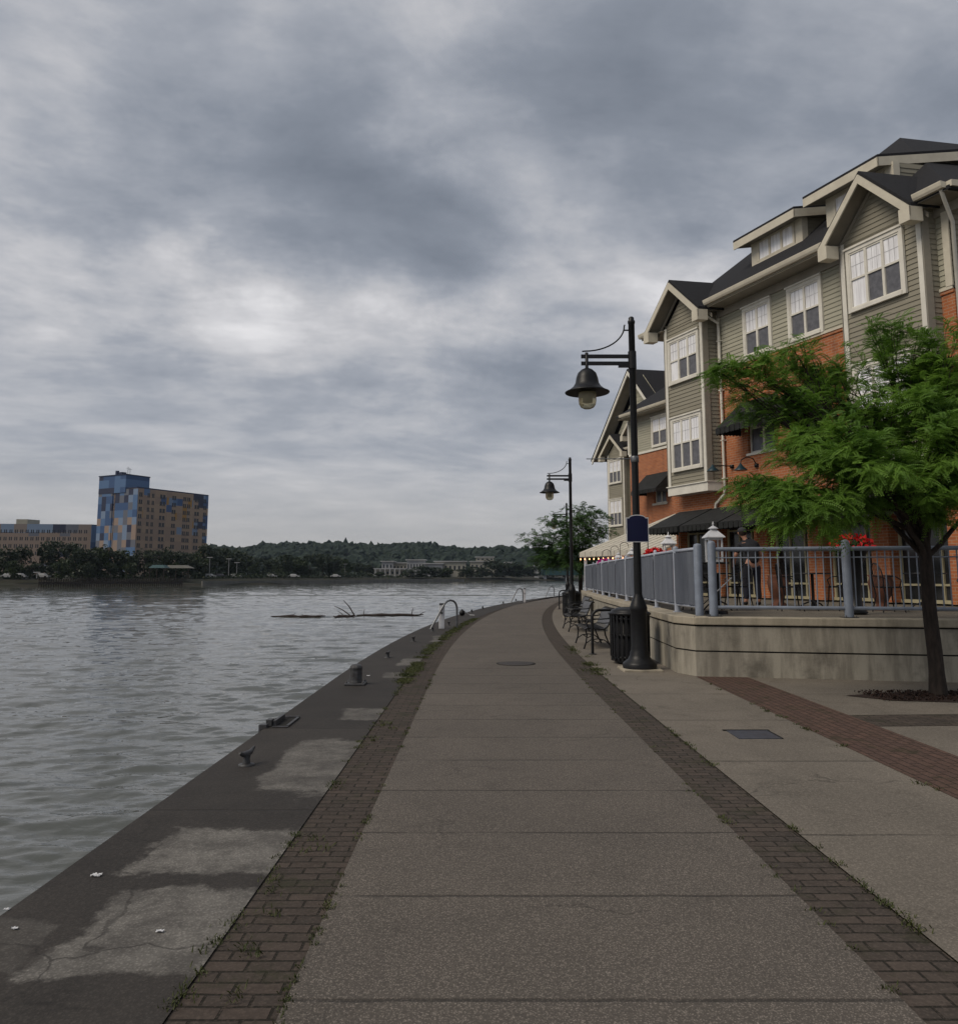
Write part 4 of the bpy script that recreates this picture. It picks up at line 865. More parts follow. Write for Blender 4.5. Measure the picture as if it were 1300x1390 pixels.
# ---------------------------------------------------------------- patio canopy on the far terrace
ca=Vector((4.6,36,2.62)); cb=Vector((7.25,30.6,2.62)); bk=(EV*-1).normalized()
can=empty('patio_canopy',(ca.x,ca.y,ZT),'cream striped sloping patio canopy on white posts','canopy')
def canmat():
    m,N,setp,bp,tc=newmat('cream canopy fabric'); v,z=facevec(N,tc)
    s=N.n('ShaderNodeSeparateXYZ',{0:v}).outputs[0]; f=N.math('FRACT',N.math('DIVIDE',s,.42)); k=N.math('LESS_THAN',f,.1)
    setp(Base_Color=N.mix(k,(.5,.47,.4),(.26,.24,.2)),Roughness=.8); return m
MAT['canopy']=canmat()
al=(cb-ca); nseg=26; b=MB()
for k in range(nseg):
    p=ca+al*k/nseg; q=ca+al*(k+1)/nseg; b.hexa([p,q,q+bk*5.6+Vector((0,0,2.2)),p+bk*5.6+Vector((0,0,2.2))],[x+Vector((0,0,.05+.02*(k%2))) for x in (p,q,q+bk*5.6+Vector((0,0,2.2)),p+bk*5.6+Vector((0,0,2.2)))])
for k in range(nseg*2):
    p=ca+al*k/(nseg*2); q=ca+al*(k+1)/(nseg*2); b.face([p,q,q+Vector((0,0,-.13)),(p+q)/2+Vector((0,0,-.19)),p+Vector((0,0,-.13))])
b.build('canopy_roof',MAT['canopy'],can)
for t in (.04,.34,.67,.97):
    b=MB(); p=ca+al*t+bk*.15; b.box((p.x-.06,p.y-.06,ZT),(p.x+.06,p.y+.06,2.66)); b.build('post',MAT['white'],can)
b=MB(); p=ca+al*.04+bk*.2; q=p+bk*5+Vector((0,0,1.9)); b.tube([p+Vector((0,0,-.02)),q],.03,6); b.build('rafter',MAT['white'],can)
MAT['bulb']=newmat('warm bulb')[0]; nt=MAT['bulb'].node_tree; bb=[n for n in nt.nodes if n.type=='BSDF_PRINCIPLED'][0]; bb.inputs['Emission Color'].default_value=(1,.42,.16,1); bb.inputs['Emission Strength'].default_value=4
sl_=empty('string_lights',ca,'string of small warm lit bulbs hung along the canopy eave','string lights')
pts=[]; 
for k in range(17):
    for j in range(4):
        t=(k+j/4)/17; p=ca+al*t+Vector((0,0,-.16-.07*math.sin(math.pi*j/4)))-bk*.04; pts.append(p)
b=MB(); b.tube(pts,.008,4); b.build('cable',MAT['black'],sl_)
for k in range(17):
    p=ca+al*((k+.5)/17)-bk*.04; b=MB(); b.lathe((p.x,p.y,p.z-.3),[(0,0),(.02,.012),(.025,.035),(.015,.065),(.01,.08)],8); b.build('bulb',MAT['bulb'],sl_)
# ---------------------------------------------------------------- retaining wall and terrace
def offs(pts,d):
    out=[]
    for i,p in enumerate(pts):
        a=Vector(pts[max(i-1,0)]);c=Vector(pts[min(i+1,len(pts)-1)]); t=(c-a).normalized(); out.append((p[0]+t.y*d,p[1]-t.x*d))
    return out
WP=[(14,10.9),(9,11.75),(3.5,12.86),(3.3,13.35)]+WALL[2:]+[(4.8,37),(12,38)]
WP=[(a,b) for a,b in WP]
def wallrun(b,inner,outer,z0,z1):
    for i in range(len(WP)-1):
        A=inner[i],inner[i+1];B=outer[i],outer[i+1]
        q=[(B[0][0],B[0][1]),(A[0][0],A[0][1]),(A[1][0],A[1][1]),(B[1][0],B[1][1])]
        b.hexa([(x,y,z0) for x,y in q],[(x,y,z1) for x,y in q])
rw=empty('retaining_wall',(3.5,12.86,0),'stained pale concrete retaining wall with cap along the raised terrace','wall')
i0=offs(WP,.36); b=MB(); wallrun(b,i0,offs(WP,0),-.05,.385); b.build('lower_course',MAT['wallc'],rw)
b=MB(); wallrun(b,i0,offs(WP,.02),.385,.41); b.build('joint',MAT['joint'],rw)
b=MB(); wallrun(b,i0,offs(WP,-.004),.41,.79); b.build('upper_course',MAT['wallc'],rw)
b=MB(); wallrun(b,i0,offs(WP,.015),.79,.815); b.build('joint',MAT['joint'],rw)
b=MB(); wallrun(b,offs(WP,.4),offs(WP,-.035),.815,.94); b.build('cap',MAT['capc'],rw,bevel=.015)
b=MB(); I=offs(WP,.3); b.face([(x,y,ZT-.045) for x,y in I][::-1]+[(60,38,ZT-.045),(60,-5,ZT-.045),(20,8,ZT-.045)]); 
b.build('terrace_floor',MAT['terrace'],kind='structure')
# ---------------------------------------------------------------- lamps
def lamp(x,y,label):
    r=empty('street_lamp',(x,y,0),label,'lamp','gooseneck lamps along the path')
    b=MB(); b.box((x-.33,y-.33,-.02),(x+.33,y+.33,.035)); b.build('footing',MAT['capc'],r,bevel=.01)
    b=MB(); b.lathe((x,y,.035),[(.29,0),(.29,.07),(.27,.1),(.2,.15),(.165,.22),(.16,.27),(.145,.3),(.148,.34),(.14,.37),(.138,.95),(.15,.98),(.15,1.03),(.14,1.06),(.12,1.12),(.078,1.22),(.07,1.26)],28); b.build('base',MAT['black'],r)
    b=MB(); b.lathe((x,y,1.29),[(.07,0),(.062,2.),(.057,4.85),(.066,4.86),(.066,4.9),(.05,4.92),(.05,4.96),(.03,4.98),(0,4.985)],20); b.build('pole',MAT['black'],r)
    b=MB(); b.box((x-.92,y-.02,5.5),(x,y+.02,5.565)); b.box((x-.92,y-.02,5.37),(x,y+.02,5.435)); b.box((x-.25,y-.03,5.33),(x-.05,y+.03,5.37)); b.lathe((x,y,5.3),[(.075,0),(.075,.32)],16)
    b.build('arm',MAT['black'],r)
    b=MB(); pts=[]
    for k in range(13):
        t=k/12*math.pi/2; pts.append((x-.85+.72*math.sin(t),y,6.12-.5*math.cos(t)-.0 if True else 0))
    pts=[(x-.13-.72*(1-math.cos(k/12*math.pi/2)) ,y,5.63+.47*(1-math.sin(k/12*math.pi/2))) for k in range(13)]
    b.tube([(x-.12,y,6.12)]+pts+[(x-.9,y,5.625)],.014,7); b.tube([(x-.14,y,6.02),(x,y,6.02)],.014,6); b.build('brace',MAT['black'],r)
    c=x-.82; b=MB(); b.lathe((c,y,5.3),[(.03,0),(.03,.3),(0,.31)],10)
    b.lathe((c,y,4.86),[(.395,0),(.4,.012),(.33,.045),(.25,.11),(.21,.18),(.195,.27),(.165,.36),(.1,.425),(.045,.45),(.03,.46)],32)
    b.lathe((c,y,4.86),[(.03,.44),(.1,.41),(.155,.35),(.18,.27),(.195,.17),(.24,.09),(.32,.03),(.393,.0)],32)
    s=b.build('lamp_shade',MAT['black'],r)
    b=MB(); b.lathe((c,y,4.56),[(0,0),(.06,.008),(.115,.035),(.15,.09),(.16,.16),(.16,.38)],24); b.build('globe',MAT['globe'],s)
    b=MB(); b.lathe((c,y,4.68),[(0,0),(.075,.01),(.075,.2),(0,.21)],12); b.build('lamp_core',MAT['globecore'],s)
    return r
m,N_,sp,_,_=newmat('amber glass globe'); sp(Base_Color=(.62,.56,.38),Roughness=.15,Transmission_Weight=.6,IOR=1.2); MAT['globe']=m
MAT['globecore']=M('lamp core',(.14,.13,.1),rough=.4)
L1=lamp(2.76,13.7,'nearest tall black street lamp carrying a navy sign')
L2=copy_tree(L1); L2.location=(3.6,30.6,0); L2['label']='middle black street lamp standing among bins and benches'
L3=copy_tree(L1); L3.location=(5.62,50.,0); L3['label']='farthest black street lamp in front of the small tree'
def rod(r,x,y):
    b=MB(); b.tube([(x-.86,y-.02,3.66),(x+.02,y-.02,3.66)],[.008,.012],6); b.lathe((x,y,3.6),[(.068,0),(.075,.01),(.075,.1),(.068,.11)],14); b.build('banner_rod',MAT['steel'],r)
rod(L1,2.76,13.7); rod(L3,5.62,50.)
def signmesh(x,y,z,w,h,d,name,mat,par,grow):
    b=MB(); pts=[(-w-grow,-grow),(w+grow,-grow),(w+grow,h+grow)]+[( (w*.78)*math.cos(t)*1.0, h+grow+ .05*math.sin(t)+.0) for t in [math.pi*k/10 for k in range(11)]]+[(-w-grow,h+grow)]
    b.hexa([(x+a,y,z+c) for a,c in pts],[(x+a,y-d,z+c) for a,c in pts]); return b.build(name,mat,par)
sg=signmesh(2.76,13.625,2.2,.18,.4,.012,'sign',MAT['white'],L1,.016); signmesh(2.76,13.612,2.2,.18,.4,.004,'sign_face',MAT['sign'],sg,0)
# ---------------------------------------------------------------- litter bins
def trash(x,y,label,r=.36):
    e=empty('litter_bin',(x,y,0),label,'bin','black slatted litter bins')
    b=MB()
    n=26
    for k in range(n):
        a=2*math.pi*k/n; c,s=math.cos(a),math.sin(a)
        pr=[(r-.03,.06),(r,.14),(r,.8),(r+.012,.9)]
        for (r0,z0),(r1,z1) in zip(pr,pr[1:]):
            t=Vector((-s,c,0)); 
            b.obox(Vector((x+c*(r0+r1)/2,y+s*(r0+r1)/2,(z0+z1)/2)),t,(c,s,0),(0,0,1),.024,.006,(z1-z0)/2+.002)
    b.build('slats',MAT['black'],e)
    b=MB()
    for z,rr in ((.1,r-.012),(.5,r-.012),(.8,r-.012)): b.lathe((x,y,z),[(rr-.01,0),(rr,0),(rr,.04),(rr-.01,.04)],28)
    b.lathe((x,y,.88),[(r+.005,0),(r+.03,.01),(r+.035,.045),(r,.06),(r-.08,.07),(r-.1,.05)],32); b.build('rim',MAT['black'],e)
    b=MB(); b.lathe((x,y,.03),[(r-.06,0),(r-.05,.82),(r-.1,.82),(0,.6)],24); b.lathe((x,y,0),[(.1,0),(.1,.05)],12); b.build('liner',MAT['black'],e)
    b=MB(); b.lathe((x,y,.93),[(.35,.0),(.33,.045),(.22,.085),(.14,.095),(.14,.06)],28); b.build('lid',MAT['black'],e)
    return e
T1=trash(2.8,14.75,'big black slatted litter bin behind nearest lamp base')
T2=copy_tree(T1); T2.location=(3.72,31.8,0); T2['label']='far black slatted litter bin behind middle lamp'
# ---------------------------------------------------------------- bike hoops
def hoop(x,y,dx,dy,label,h=.9,w=.86):
    e=empty('bike_rack',(x,y,0),label,'bike rack','black hoop bike racks')
    d=Vector((dx,dy,0)).normalized(); p=Vector((x,y,0)); rr=.16; pts=[p,p+Vector((0,0,h-rr))]
    for k in range(1,7): t=k/6*math.pi/2; pts.append(p+d*rr*(1-math.cos(t))+Vector((0,0,h-rr+rr*math.sin(t))))
    for k in range(0,7): t=k/6*math.pi/2; pts.append(p+d*(w-rr+rr*math.sin(t))+Vector((0,0,h-rr+rr*math.cos(t))))
    pts.append(p+d*w); b=MB(); b.tube(pts,.03,10); b.build('hoop',MAT['black'],e)
    b=MB()
    for q in (p,p+d*w): b.lathe(tuple(q),[(.085,0),(.085,.012),(.04,.02)],14)
    b.build('base_plate',MAT['black'],e); return e
hoop(2.34,16.4,1,.05,'near black hoop bike rack left of the litter bin'); hoop(3.92,38.6,1,.2,'far black hoop bike rack beyond the middle lamp',w=.8)
# ---------------------------------------------------------------- benches
def bench(x,y,L,label,rot=0):
    """origin = near front foot; front edge runs along +Y, back towards +X"""
    e=empty('park_bench',(x,y,0),label,'bench','cast iron benches along the wall')
    prof=[(0.0,.43),(.06,.455),(.2,.44),(.34,.425),(.43,.44),(.5,.5),(.56,.62),(.6,.76),(.64,.84),(.69,.86),(.72,.83)]
    b=MB(); 
    for (a,c),(d,f) in zip(prof,prof[1:]):
        q=[(x+a,c),(x+d,f)]; n=Vector((-(f-c),0,d-a)).normalized()*.012
        A=[Vector((x+a,y+.03,c)),Vector((x+d,y+.03,f)),Vector((x+d,y+L-.03,f)),Vector((x+a,y+L-.03,c))]; b.hexa([v-n for v in A],[v+n for v in A])
    # strap slots read as dark lines: slats across the width
    b.build('seat',MAT['benchgrey'],e)
    b=MB(); k=.12
    while k<L-.1:
        pts=[Vector((x+a,y+k,c+.016)) for a,c in prof]; b.tube(pts,.006,4); k+=.06
    b.build('strap',MAT['black'],e)
    for yy in (y,y+L):
        b=MB(); P=lambda a,c:Vector((x+a,yy,c))
        b.tube([P(0,.43),P(.03,.3),P(.01,.15),P(-.04,.0)],[.02,.017,.017,.022],6)
        b.tube([P(.42,.44),P(.44,.3),P(.5,.15),P(.58,.0)],[.02,.018,.018,.022],6)
        b.tube([P(.0,.12),P(.12,.2),P(.28,.22),P(.42,.19),P(.53,.1)],.014,6)
        b.tube([P(.14,.2),P(.26,.13),P(.38,.2)],.012,6)
        b.tube([P(a,c) for a,c in prof],.02,6)
        b.build('leg',MAT['black'],e)
        b=MB(); b.tube([P(.06,.45),P(.03,.55),P(.06,.63),P(.18,.655),P(.35,.65),P(.5,.66),P(.58,.68)],.016,6); b.tube([P(.1,.45),P(.14,.53),P(.25,.57),P(.42,.56),P(.54,.57)],.012,6); b.build('armrest',MAT['black'],e)
    return e
MAT['benchgrey']=M('worn black bench strapping',(.04,.04,.044),(.085,.085,.09),9,.4,spec=.6)
B1=bench(2.36,17.6,1.5,'near black cast iron bench beside the bike hoop')
B2=copy_tree(B1); B2.location=(2.62,22.9,0); B2['label']='second black cast iron bench farther along the wall'
B3=copy_tree(B1); B3.location=(3.2,27.4,0); B3['label']='third black bench just before the middle lamp'
# ---------------------------------------------------------------- blue grey terrace fence
def fline(pts):
    def f(Y):
        for (a,b),(c,d) in zip(pts,pts[1:]):
            if b<=Y<=d: return a+(c-a)*(Y-b)/(d-b)
    return f
FX=fline([(3.72,13.35),(3.66,14.6),(3.75,16.7),(3.85,18.9),(3.96,21.1),(4.06,23.2),(4.17,25.2),(4.28,27.2),(4.42,29.4),(4.6,31.6),(4.78,35.2)])
fn=empty('terrace_fence',(3.72,13.35,ZT),'curving blue grey fence with solid screen panels along the path','fence')
PY=[13.35,14.6,16.7,18.9,21.1,23.2,25.2,27.2,29.4,31.6,35.2]; ZB=.94
for i,y in enumerate(PY):
    x=FX(y) if i<len(PY)-1 else 4.78; b=MB(); r_=.07 if i==0 else .052 if i in(1,4,7,10) else .038
    b.lathe((x,y,ZB),[(r_,0),(r_,1.17),(r_*.8,1.2),(0,1.215)],14)
    if i: b.box((x-.07,y-.07,ZB),(x+.07,y+.07,ZB+.012))
    b.build('post',MAT['rail' if i==0 else 'railpale'],fn)
for i in range(len(PY)-1):
    p=Vector((FX(PY[i]) if i<len(PY)-1 else 4.78,PY[i],0)); q=Vector((FX(PY[i+1]) if i<len(PY)-2 else 4.78,PY[i+1],0)); up=lambda z:Vector((0,0,ZB+z))
    b=MB(); b.tube([p+up(1.12),q+up(1.12)],.032,8); b.build('top_rail',MAT['railpale'],fn)
    b=MB(); b.tube([p+up(.14),q+up(.14)],.026,8); b.build('bottom_rail',MAT['railpale'],fn)
    b=MB(); b.tube([p+up(.99),q+up(.99)],.013,6); b.build('middle_rail',MAT['railpale'],fn)
    t=(q-p).normalized(); n=Vector((-t.y,t.x,0)); mid=(p+q)/2
    # slightly slack fabric
    b=MB(); b.smooth=True; m_=14
    for k in range(m_):
        for j in range(4):
            def P(kk,jj):
                s=kk/m_; z=.17+(1.08-.17)*jj/4; w=.012*math.sin(kk*1.9+i)+.01*math.sin(kk*.7+jj*1.3); return p.lerp(q,.03+.94*s)-n*(.045+w*math.sin(math.pi*s))*-1+up(z)
            b.face([P(k,j),P(k+1,j),P(k+1,j+1),P(k,j+1)])
    b.build('screen_panel',MAT['panel'],fn)
    b=MB(); k=.12
    while k<(q-p).length-.05: b.tube([p+t*k+up(.14),p+t*k+up(1.12)],.009,4,cap=False); k+=.115
    b.build('balusters',MAT['railpale'],fn)
rl=empty('terrace_railing',(3.86,13.02,ZT),'open blue grey railing with slim balusters along the front wall','railing')
RP=[Vector((3.86,13.02,ZB)),Vector((5.9,12.62,ZB)),Vector((7.95,12.22,ZB)),Vector((10.0,11.82,ZB))]
for p in RP:
    b=MB(); b.lathe(tuple(p),[(.068,0),(.068,1.19),(.055,1.225),(.02,1.245),(0,1.245)],20); b.build('post',MAT['rail'],rl)
    b=MB(); b.box((p.x-.11,p.y-.1,ZB),(p.x+.11,p.y+.1,ZB+.012)); 
    for sx_ in (-.08,.08): b.lathe((p.x+sx_,p.y-.07,ZB+.01),[(.012,0),(.012,.03),(0,.03)],6)
    b.build('base_plate',MAT['darkiron'],rl)
for p,q in zip(RP,RP[1:]):
    up=lambda z:Vector((0,0,z))
    for z,r_,nm in ((1.1,.036,'top_rail'),(.15,.03,'bottom_rail'),(.96,.011,'middle_rail')):
        b=MB(); b.tube([p+up(z),q+up(z)],r_,10); b.build(nm,MAT['rail'],rl)
    for k in range(1,18):
        s=p.lerp(q,k/18); b=MB(); b.tube([s+up(.15),s+up(1.1)],.0105,6,cap=False); b.build('baluster',MAT['rail'],rl)
# ---------------------------------------------------------------- lanterns on tall stands
def lantern(x,y,z,h,label):
    """square white lantern; h total height"""
    e=empty('lantern',(x,y,z),label,'lantern','white lanterns on the terrace'); s=h/.73
    w=.125*s; b=MB(); b.box((x-w,y-w,z),(x+w,y+w,z+.04*s)); b.box((x-w,y-w,z+.4*s),(x+w,y+w,z+.435*s))
    for a in (-1,1):
        for c in (-1,1): b.box((x+a*w-a*.028*s,y+c*w-c*.028*s,z+.04*s),(x+a*w,y+c*w,z+.4*s))
    b.build('frame',MAT['white'],e)
    b=MB(); b.lathe((x,y,z+.435*s),[(.235*s,0),(.23*s,.015*s),(.085*s,.13*s)],4,a0=math.pi/4,smooth=False); b.box((x-.05*s,y-.05*s,z+.56*s),(x+.05*s,y+.05*s,z+.6*s)); b.lathe((x,y,z+.6*s),[(.095*s,0),(.03*s,.045*s),(.012*s,.05*s),(.012*s,.075*s),(.022*s,.085*s),(.012*s,.1*s),(.004*s,.13*s),(0,.135*s)],12)
    b.build('roof',MAT['white'],e)
    b=MB(); b.lathe((x,y,z+.04*s),[(.05*s,0),(.05*s,.2*s),(.045*s,.205*s),(0,.2*s)],14); b.build('candle',MAT['candle'],e); return e
def stand(x,y,z,label):
    e=empty('side_table',(x,y,ZT),label,'table'); b=MB(); b.lathe((x,y,z-.03),[(0,0),(.26,0),(.26,.03),(0,.03)],20); b.build('tabletop',MAT['black'],e)
    b=MB(); b.lathe((x,y,ZT),[(.02,0),(.02,z-.03-ZT)],8); b.lathe((x,y,ZT-.045),[(.2,0),(.2,.05),(.03,.08)],16); b.build('post',MAT['black'],e)
for (x,y,z,h,l,l2) in [(4.27,14.25,1.85,.74,'large white lantern just behind the gap between fence and railing','tall thin round table under the nearest lantern'),(5.08,21.,1.98,.8,'white lantern seen above the fence below the black awnings','tall thin round table under the second lantern'),
    (4.92,25.2,1.9,.66,'white lantern half hidden right behind the lamp sign pole','tall thin round table under the half hidden lantern'),(5.33,30.,1.9,.66,'small far white lantern under the string lights','tall thin round table under the farthest lantern')]:
    lantern(x,y,z,h,l); stand(x,y,z,l2)
def flowers(name,x,y,z,w,hh,mat,label,cat,pot=True,n=300,seed=1,size=.03):
    e=empty(name,(x,y,ZT),label,cat); rg=np.random.default_rng(seed)
    b=MB(); 
    if pot: b.lathe((x,y,ZT-.045),[(.16,0),(.2,.04),(.12,.12),(.1,.4),(.14,z-ZT-.25),(.24,z-ZT-.03),(.26,z-ZT),(.22,z-ZT)],20); b.build('pot',MAT['black'],e)
    else: b.box((x-w*.5,y-.12,z-.2),(x+w*.5,y+.12,z)); b.build('pot',MAT['black'],e)
    q=rg.normal(size=(n,3)); q/=np.linalg.norm(q,axis=1)[:,None]; q[:,2]=abs(q[:,2]); C=q*np.array([w*.52,w*.4,hh])*rg.uniform(.5,1,size=(n,1))+np.array([x,y,z]); V,F=leafquads(C*1.,size,rg); npmesh('leaves',V-np.array([0,0,hh*.25]),F,MAT['dgreen'],e)
    C=q*np.array([w*.55,w*.42,hh*1.05])*rg.uniform(.8,1.03,size=(n,1))+np.array([x,y,z]); C=C[rg.uniform(size=n)<.85]; V,F=leafquads(C,size,rg); npmesh('blossom',V,F,mat,e); return e
flowers('flower_planter',6.67,14.0,2.1,.72,.24,MAT['redfl'],'bright red flowers in a tall black pot behind the railing post','flowers',size=.035)
flowers('flower_planter',4.55,20.2,2.12,.55,.2,MAT['redfl'],'crimson flowers above the fence just right of the lamp pole','flowers',seed=2,size=.04)
flowers('flower_planter',5.1,21.3,2.12,.4,.15,MAT['redfl'],'small crimson flowers left of the white lantern','flowers',seed=5,size=.04)
flowers('flower_planter',4.62,28.6,2.06,.55,.18,MAT['pinkfl'],'magenta flowers on the fence under the string lights','flowers',seed=3,size=.045)
for i,(px,ty,Y,l) in enumerate([(823,746,27.5,'left black shepherd hook above the fence'),(834,741,27.0,'middle black shepherd hook above the fence'),(847,736,26.0,'right black shepherd hook beside the lamp pole')]):
    p=at(px,ty,Y); e=empty('shepherd_hook',(p.x-.12,Y,ZT),l,'hook','shepherd hooks behind the fence'); b=MB(); pts=[(p.x-.14,Y,ZT),(p.x-.14,Y,p.z-.14)]+[(p.x-.14*math.cos(t),Y,p.z-.14+.14*math.sin(t)) for t in [math.pi*k/10 for k in range(1,12)]]
    b.tube(pts,.009,5); b.build('rod',MAT['black'],e)
# ---------------------------------------------------------------- terrace chairs and tables
def chair(x,y,a,label):
    e=empty('patio_chair',(x,y,ZT-.045),label,'chair','black metal chairs on the terrace'); z=ZT-.045; ca,sa=math.cos(a),math.sin(a)
    def P(u,v,w): return Vector((x+u*ca-v*sa,y+u*sa+v*ca,z+w))
    b=MB(); n=18; vs=[P(.22*math.cos(2*math.pi*k/n),.22*math.sin(2*math.pi*k/n),.45) for k in range(n)]; b.hexa(vs,[v+Vector((0,0,.03)) for v in vs]); b.build('seat',MAT['black'],e)
    for s in (-1,1):
        b=MB(); b.tube([P(s*.2,-.18,.0),P(s*.18,-.14,.25),P(s*.17,-.13,.45)],.012,6); b.build('leg',MAT['black'],e)
        b=MB(); b.tube([P(s*.2,.24,.0),P(s*.18,.17,.3),P(s*.18,.2,.5)],.012,6); b.build('leg',MAT['black'],e)
        b=MB(); b.tube([P(s*.18,-.1,.46),P(s*.26,-.1,.6),P(s*.27,.0,.66),P(s*.24,.2,.68)],.012,6); b.build('armrest',MAT['black'],e)
    b=MB(); b.tube([P(-.2,.2,.46)]+[P(-.21*math.cos(t),.22+.04*math.sin(t),.68+.24*math.sin(t)) for t in [math.pi*k/8 for k in range(9)]]+[P(.2,.2,.46)],.013,6)
    for k in range(-3,4): b.tube([P(k*.05,.2,.46),P(k*.052,.26,.68+.24*math.sqrt(max(0,1-(k*.05/.21)**2)))],.006,4)
    b.build('backrest',MAT['black'],e); return e
def table(x,y,label,r=.38):
    e=empty('patio_table',(x,y,ZT-.045),label,'table','round terrace tables'); z=ZT-.045; b=MB(); b.lathe((x,y,z+.71),[(0,0),(r,0),(r,.025),(0,.03)],24); b.build('tabletop',MAT['black'],e)
    b=MB(); b.lathe((x,y,z),[(.05,.05),(.03,.2),(.03,.71)],10); b.build('post',MAT['black'],e)
    for k in range(3): a=2*math.pi*k/3+.4; b=MB(); b.tube([(x,y,z+.2),(x+.2*math.cos(a),y+.2*math.sin(a),z+.12),(x+.32*math.cos(a),y+.32*math.sin(a),z)],.015,6); b.build('leg',MAT['black'],e)
table(4.7,15.5,'dark round table under the lantern beside the person'); chair(4.35,15.7,R(100),'black chair left of the table beside the person'); chair(5.2,15.9,R(-70),'black chair just left of the standing person')
table(6.6,15.6,'dark round table between two flower side chairs'); chair(6.1,15.4,R(80),'black chair directly below the red flowers'); chair(7.1,15.5,R(-80),'black chair right of the red flowers')
table(8.6,15.2,'dark round table behind the near tree trunk'); chair(7.75,14.9,R(90),'black round backed chair left of near tree trunk'); chair(9.0,14.3,R(-60),'black round backed chair right of near tree trunk')
def urn(x,y,label):
    e=empty('planter_urn',(x,y,ZT-.045),label,'planter','terracotta urns on the terrace'); b=MB(); b.lathe((x,y,ZT-.045),[(.16,0),(.17,.05),(.1,.1),(.12,.18),(.2,.35),(.235,.55),(.2,.64),(.24,.7),(.2,.7),(.18,.6)],24); b.build('pot',MAT['terra'],e)
    b=MB(); b.lathe((x,y,ZT+.56),[(.2,0),(.1,.06),(0,.07)],16); b.build('soil',MAT['mulch'],e)
urn(7.95,15.6,'brown urn planter between the black chairs behind railing'); urn(6.75,17.8,'brown urn by the brick pillar left of red flowers')
p=at(975,801,14.6); q=at(992,785,14.6); r=empty('white_cane',(p.x,14.6,ZT),'thin white rod leaning behind the railing near the person','rod'); b=MB(); d=(q-p); b.tube([p-d*.15,q+d*.05],.011,6); b.build('shaft',MAT['white'],r)
b=MB(); b.tube([p-d*1.35,p-d*.15],.009,6); b.build('lower_shaft',MAT['black'],r)
# ---------------------------------------------------------------- quay furniture
def ladder(x0,y0,x1,y1,h,label):
    e=empty('ladder_handrail',(x0,y0,0),label,'handrail','steel ladder handrails on the quay')
    p=Vector((x0,y0,0));q=Vector((x1,y1,0)); d=(q-p).normalized(); w=(q-p).length; P=lambda s,z:p+d*s*w+Vector((0,0,z*h))
    pts=[P(0,0),P(.1,.18),P(.42,.72),P(.52,.88),P(.62,.965),P(.74,1),P(.86,.97),P(.95,.88),P(.995,.74),P(1,.55),P(1,0)]
    b=MB(); b.tube(pts,.032,10); b.build('rail',MAT['steel'],e)
    b=MB(); 
    for v in (p,q): b.lathe(tuple(v),[(.08,0),(.08,.012),(.035,.02)],14)
    b.build('base_plate',MAT['darkiron'],e)
    return e
ladder(-1.46,24.0,-.68,24.5,.86,'nearest steel ladder handrail at the quay edge'); ladder(1.88,47.,2.65,47.6,.86,'second steel ladder handrail farther along the quay'); ladder(4.86,58.2,5.6,58.8,.84,'farthest steel ladder handrail at the quay bend')
def wpost(x,y,h,w,label):
    e=empty('service_post',(x,y,0),label,'post','white service posts on the quay'); b=MB(); b.box((x-w,y-.06,0),(x+w,y+.06,h)); b.build('body',MAT['white'],e,bevel=.01)
    b=MB(); b.box((x-w*.35,y-.075,h*.62),(x+w*.35,y-.061,h*.7)); b.box((x-w*.9,y-.07,h),(x+w*.9,y+.07,h+.05)); b.build('fitting',MAT['darkiron'],e)
wpost(-1.14,24.3,.72,.085,'white service post inside the nearest ladder handrail'); wpost(2.78,48.2,.82,.06,'thin white post right of the second ladder handrail')
def cleat(x,y,a,label,s=1.):
    e=empty('mooring_cleat',(x,y,0),label,'cleat','small iron mooring cleats along the quay'); c_,s_=math.cos(a),math.sin(a)
    b=MB(); b.lathe((x,y,0),[(.085*s,0),(.085*s,.012*s),(.05*s,.02*s)],14); b.build('base_plate',MAT['darkiron'],e)
    b=MB(); b.lathe((x,y,.012),[(.045*s,0),(.036*s,.05*s),(.045*s,.1*s)],10)
    P=lambda u,z:Vector((x+u*c_*s,y+u*s_*s,z*s)); b.tube([P(-.13,.15),P(-.07,.125),P(0,.12),P(.07,.125),P(.14,.165)],[.014*s,.028*s,.034*s,.028*s,.012*s],8); b.build('horn',MAT['darkiron'],e)
cleat(-1.98,6.9,R(72),'nearest mooring cleat on the dark quay edge',.8)
for px,py,l in [(526,893,'second mooring cleat beyond the big bollard'),(561,871,'third mooring cleat, midway to the ladder'),(587,857,'mooring cleat at the left foot of the ladder'),(609,849,'mooring cleat just right of the ladder')]:
    a_=at(px,py,10); t=-1.6/(a_.z-1.6); cleat(a_.x*t,10*t,R(75),l,.8)
for px,py,l in [(640,832,'small far cleat right of the round fender'),(655,827,'small far cleat midway to second ladder'),(683,820,'small far cleat before the second ladder'),(700,816,'small far cleat beside the second ladder')]:
    a_=at(px,py,10); t=-1.6/(a_.z-1.6); cleat(a_.x*t,10*t,R(75),l,.9)
e=empty('bollard',(-1.83,11.9,0),'squat iron mooring bollard on square plate at quay edge','bollard')
b=MB(); b.box((-1.98,11.75,0),(-1.68,12.05,.03)); b.build('base_plate',MAT['darkiron'],e,bevel=.01)
b=MB(); b.lathe((-1.83,11.9,.035),[(.105,0),(.097,.03),(.093,.17),(.1,.21),(.088,.24),(.05,.26),(0,.265)],8,a0=R(22),smooth=False); b.build('body',MAT['darkiron'],e,bevel=.012)
b=MB(); 
for sx_ in (-.12,.12):
    for sy in (-.12,.12): b.lathe((-1.83+sx_,11.9+sy,.035),[(.015,0),(.015,.02),(0,.022)],6)
b.build('bolt',MAT['darkiron'],e)
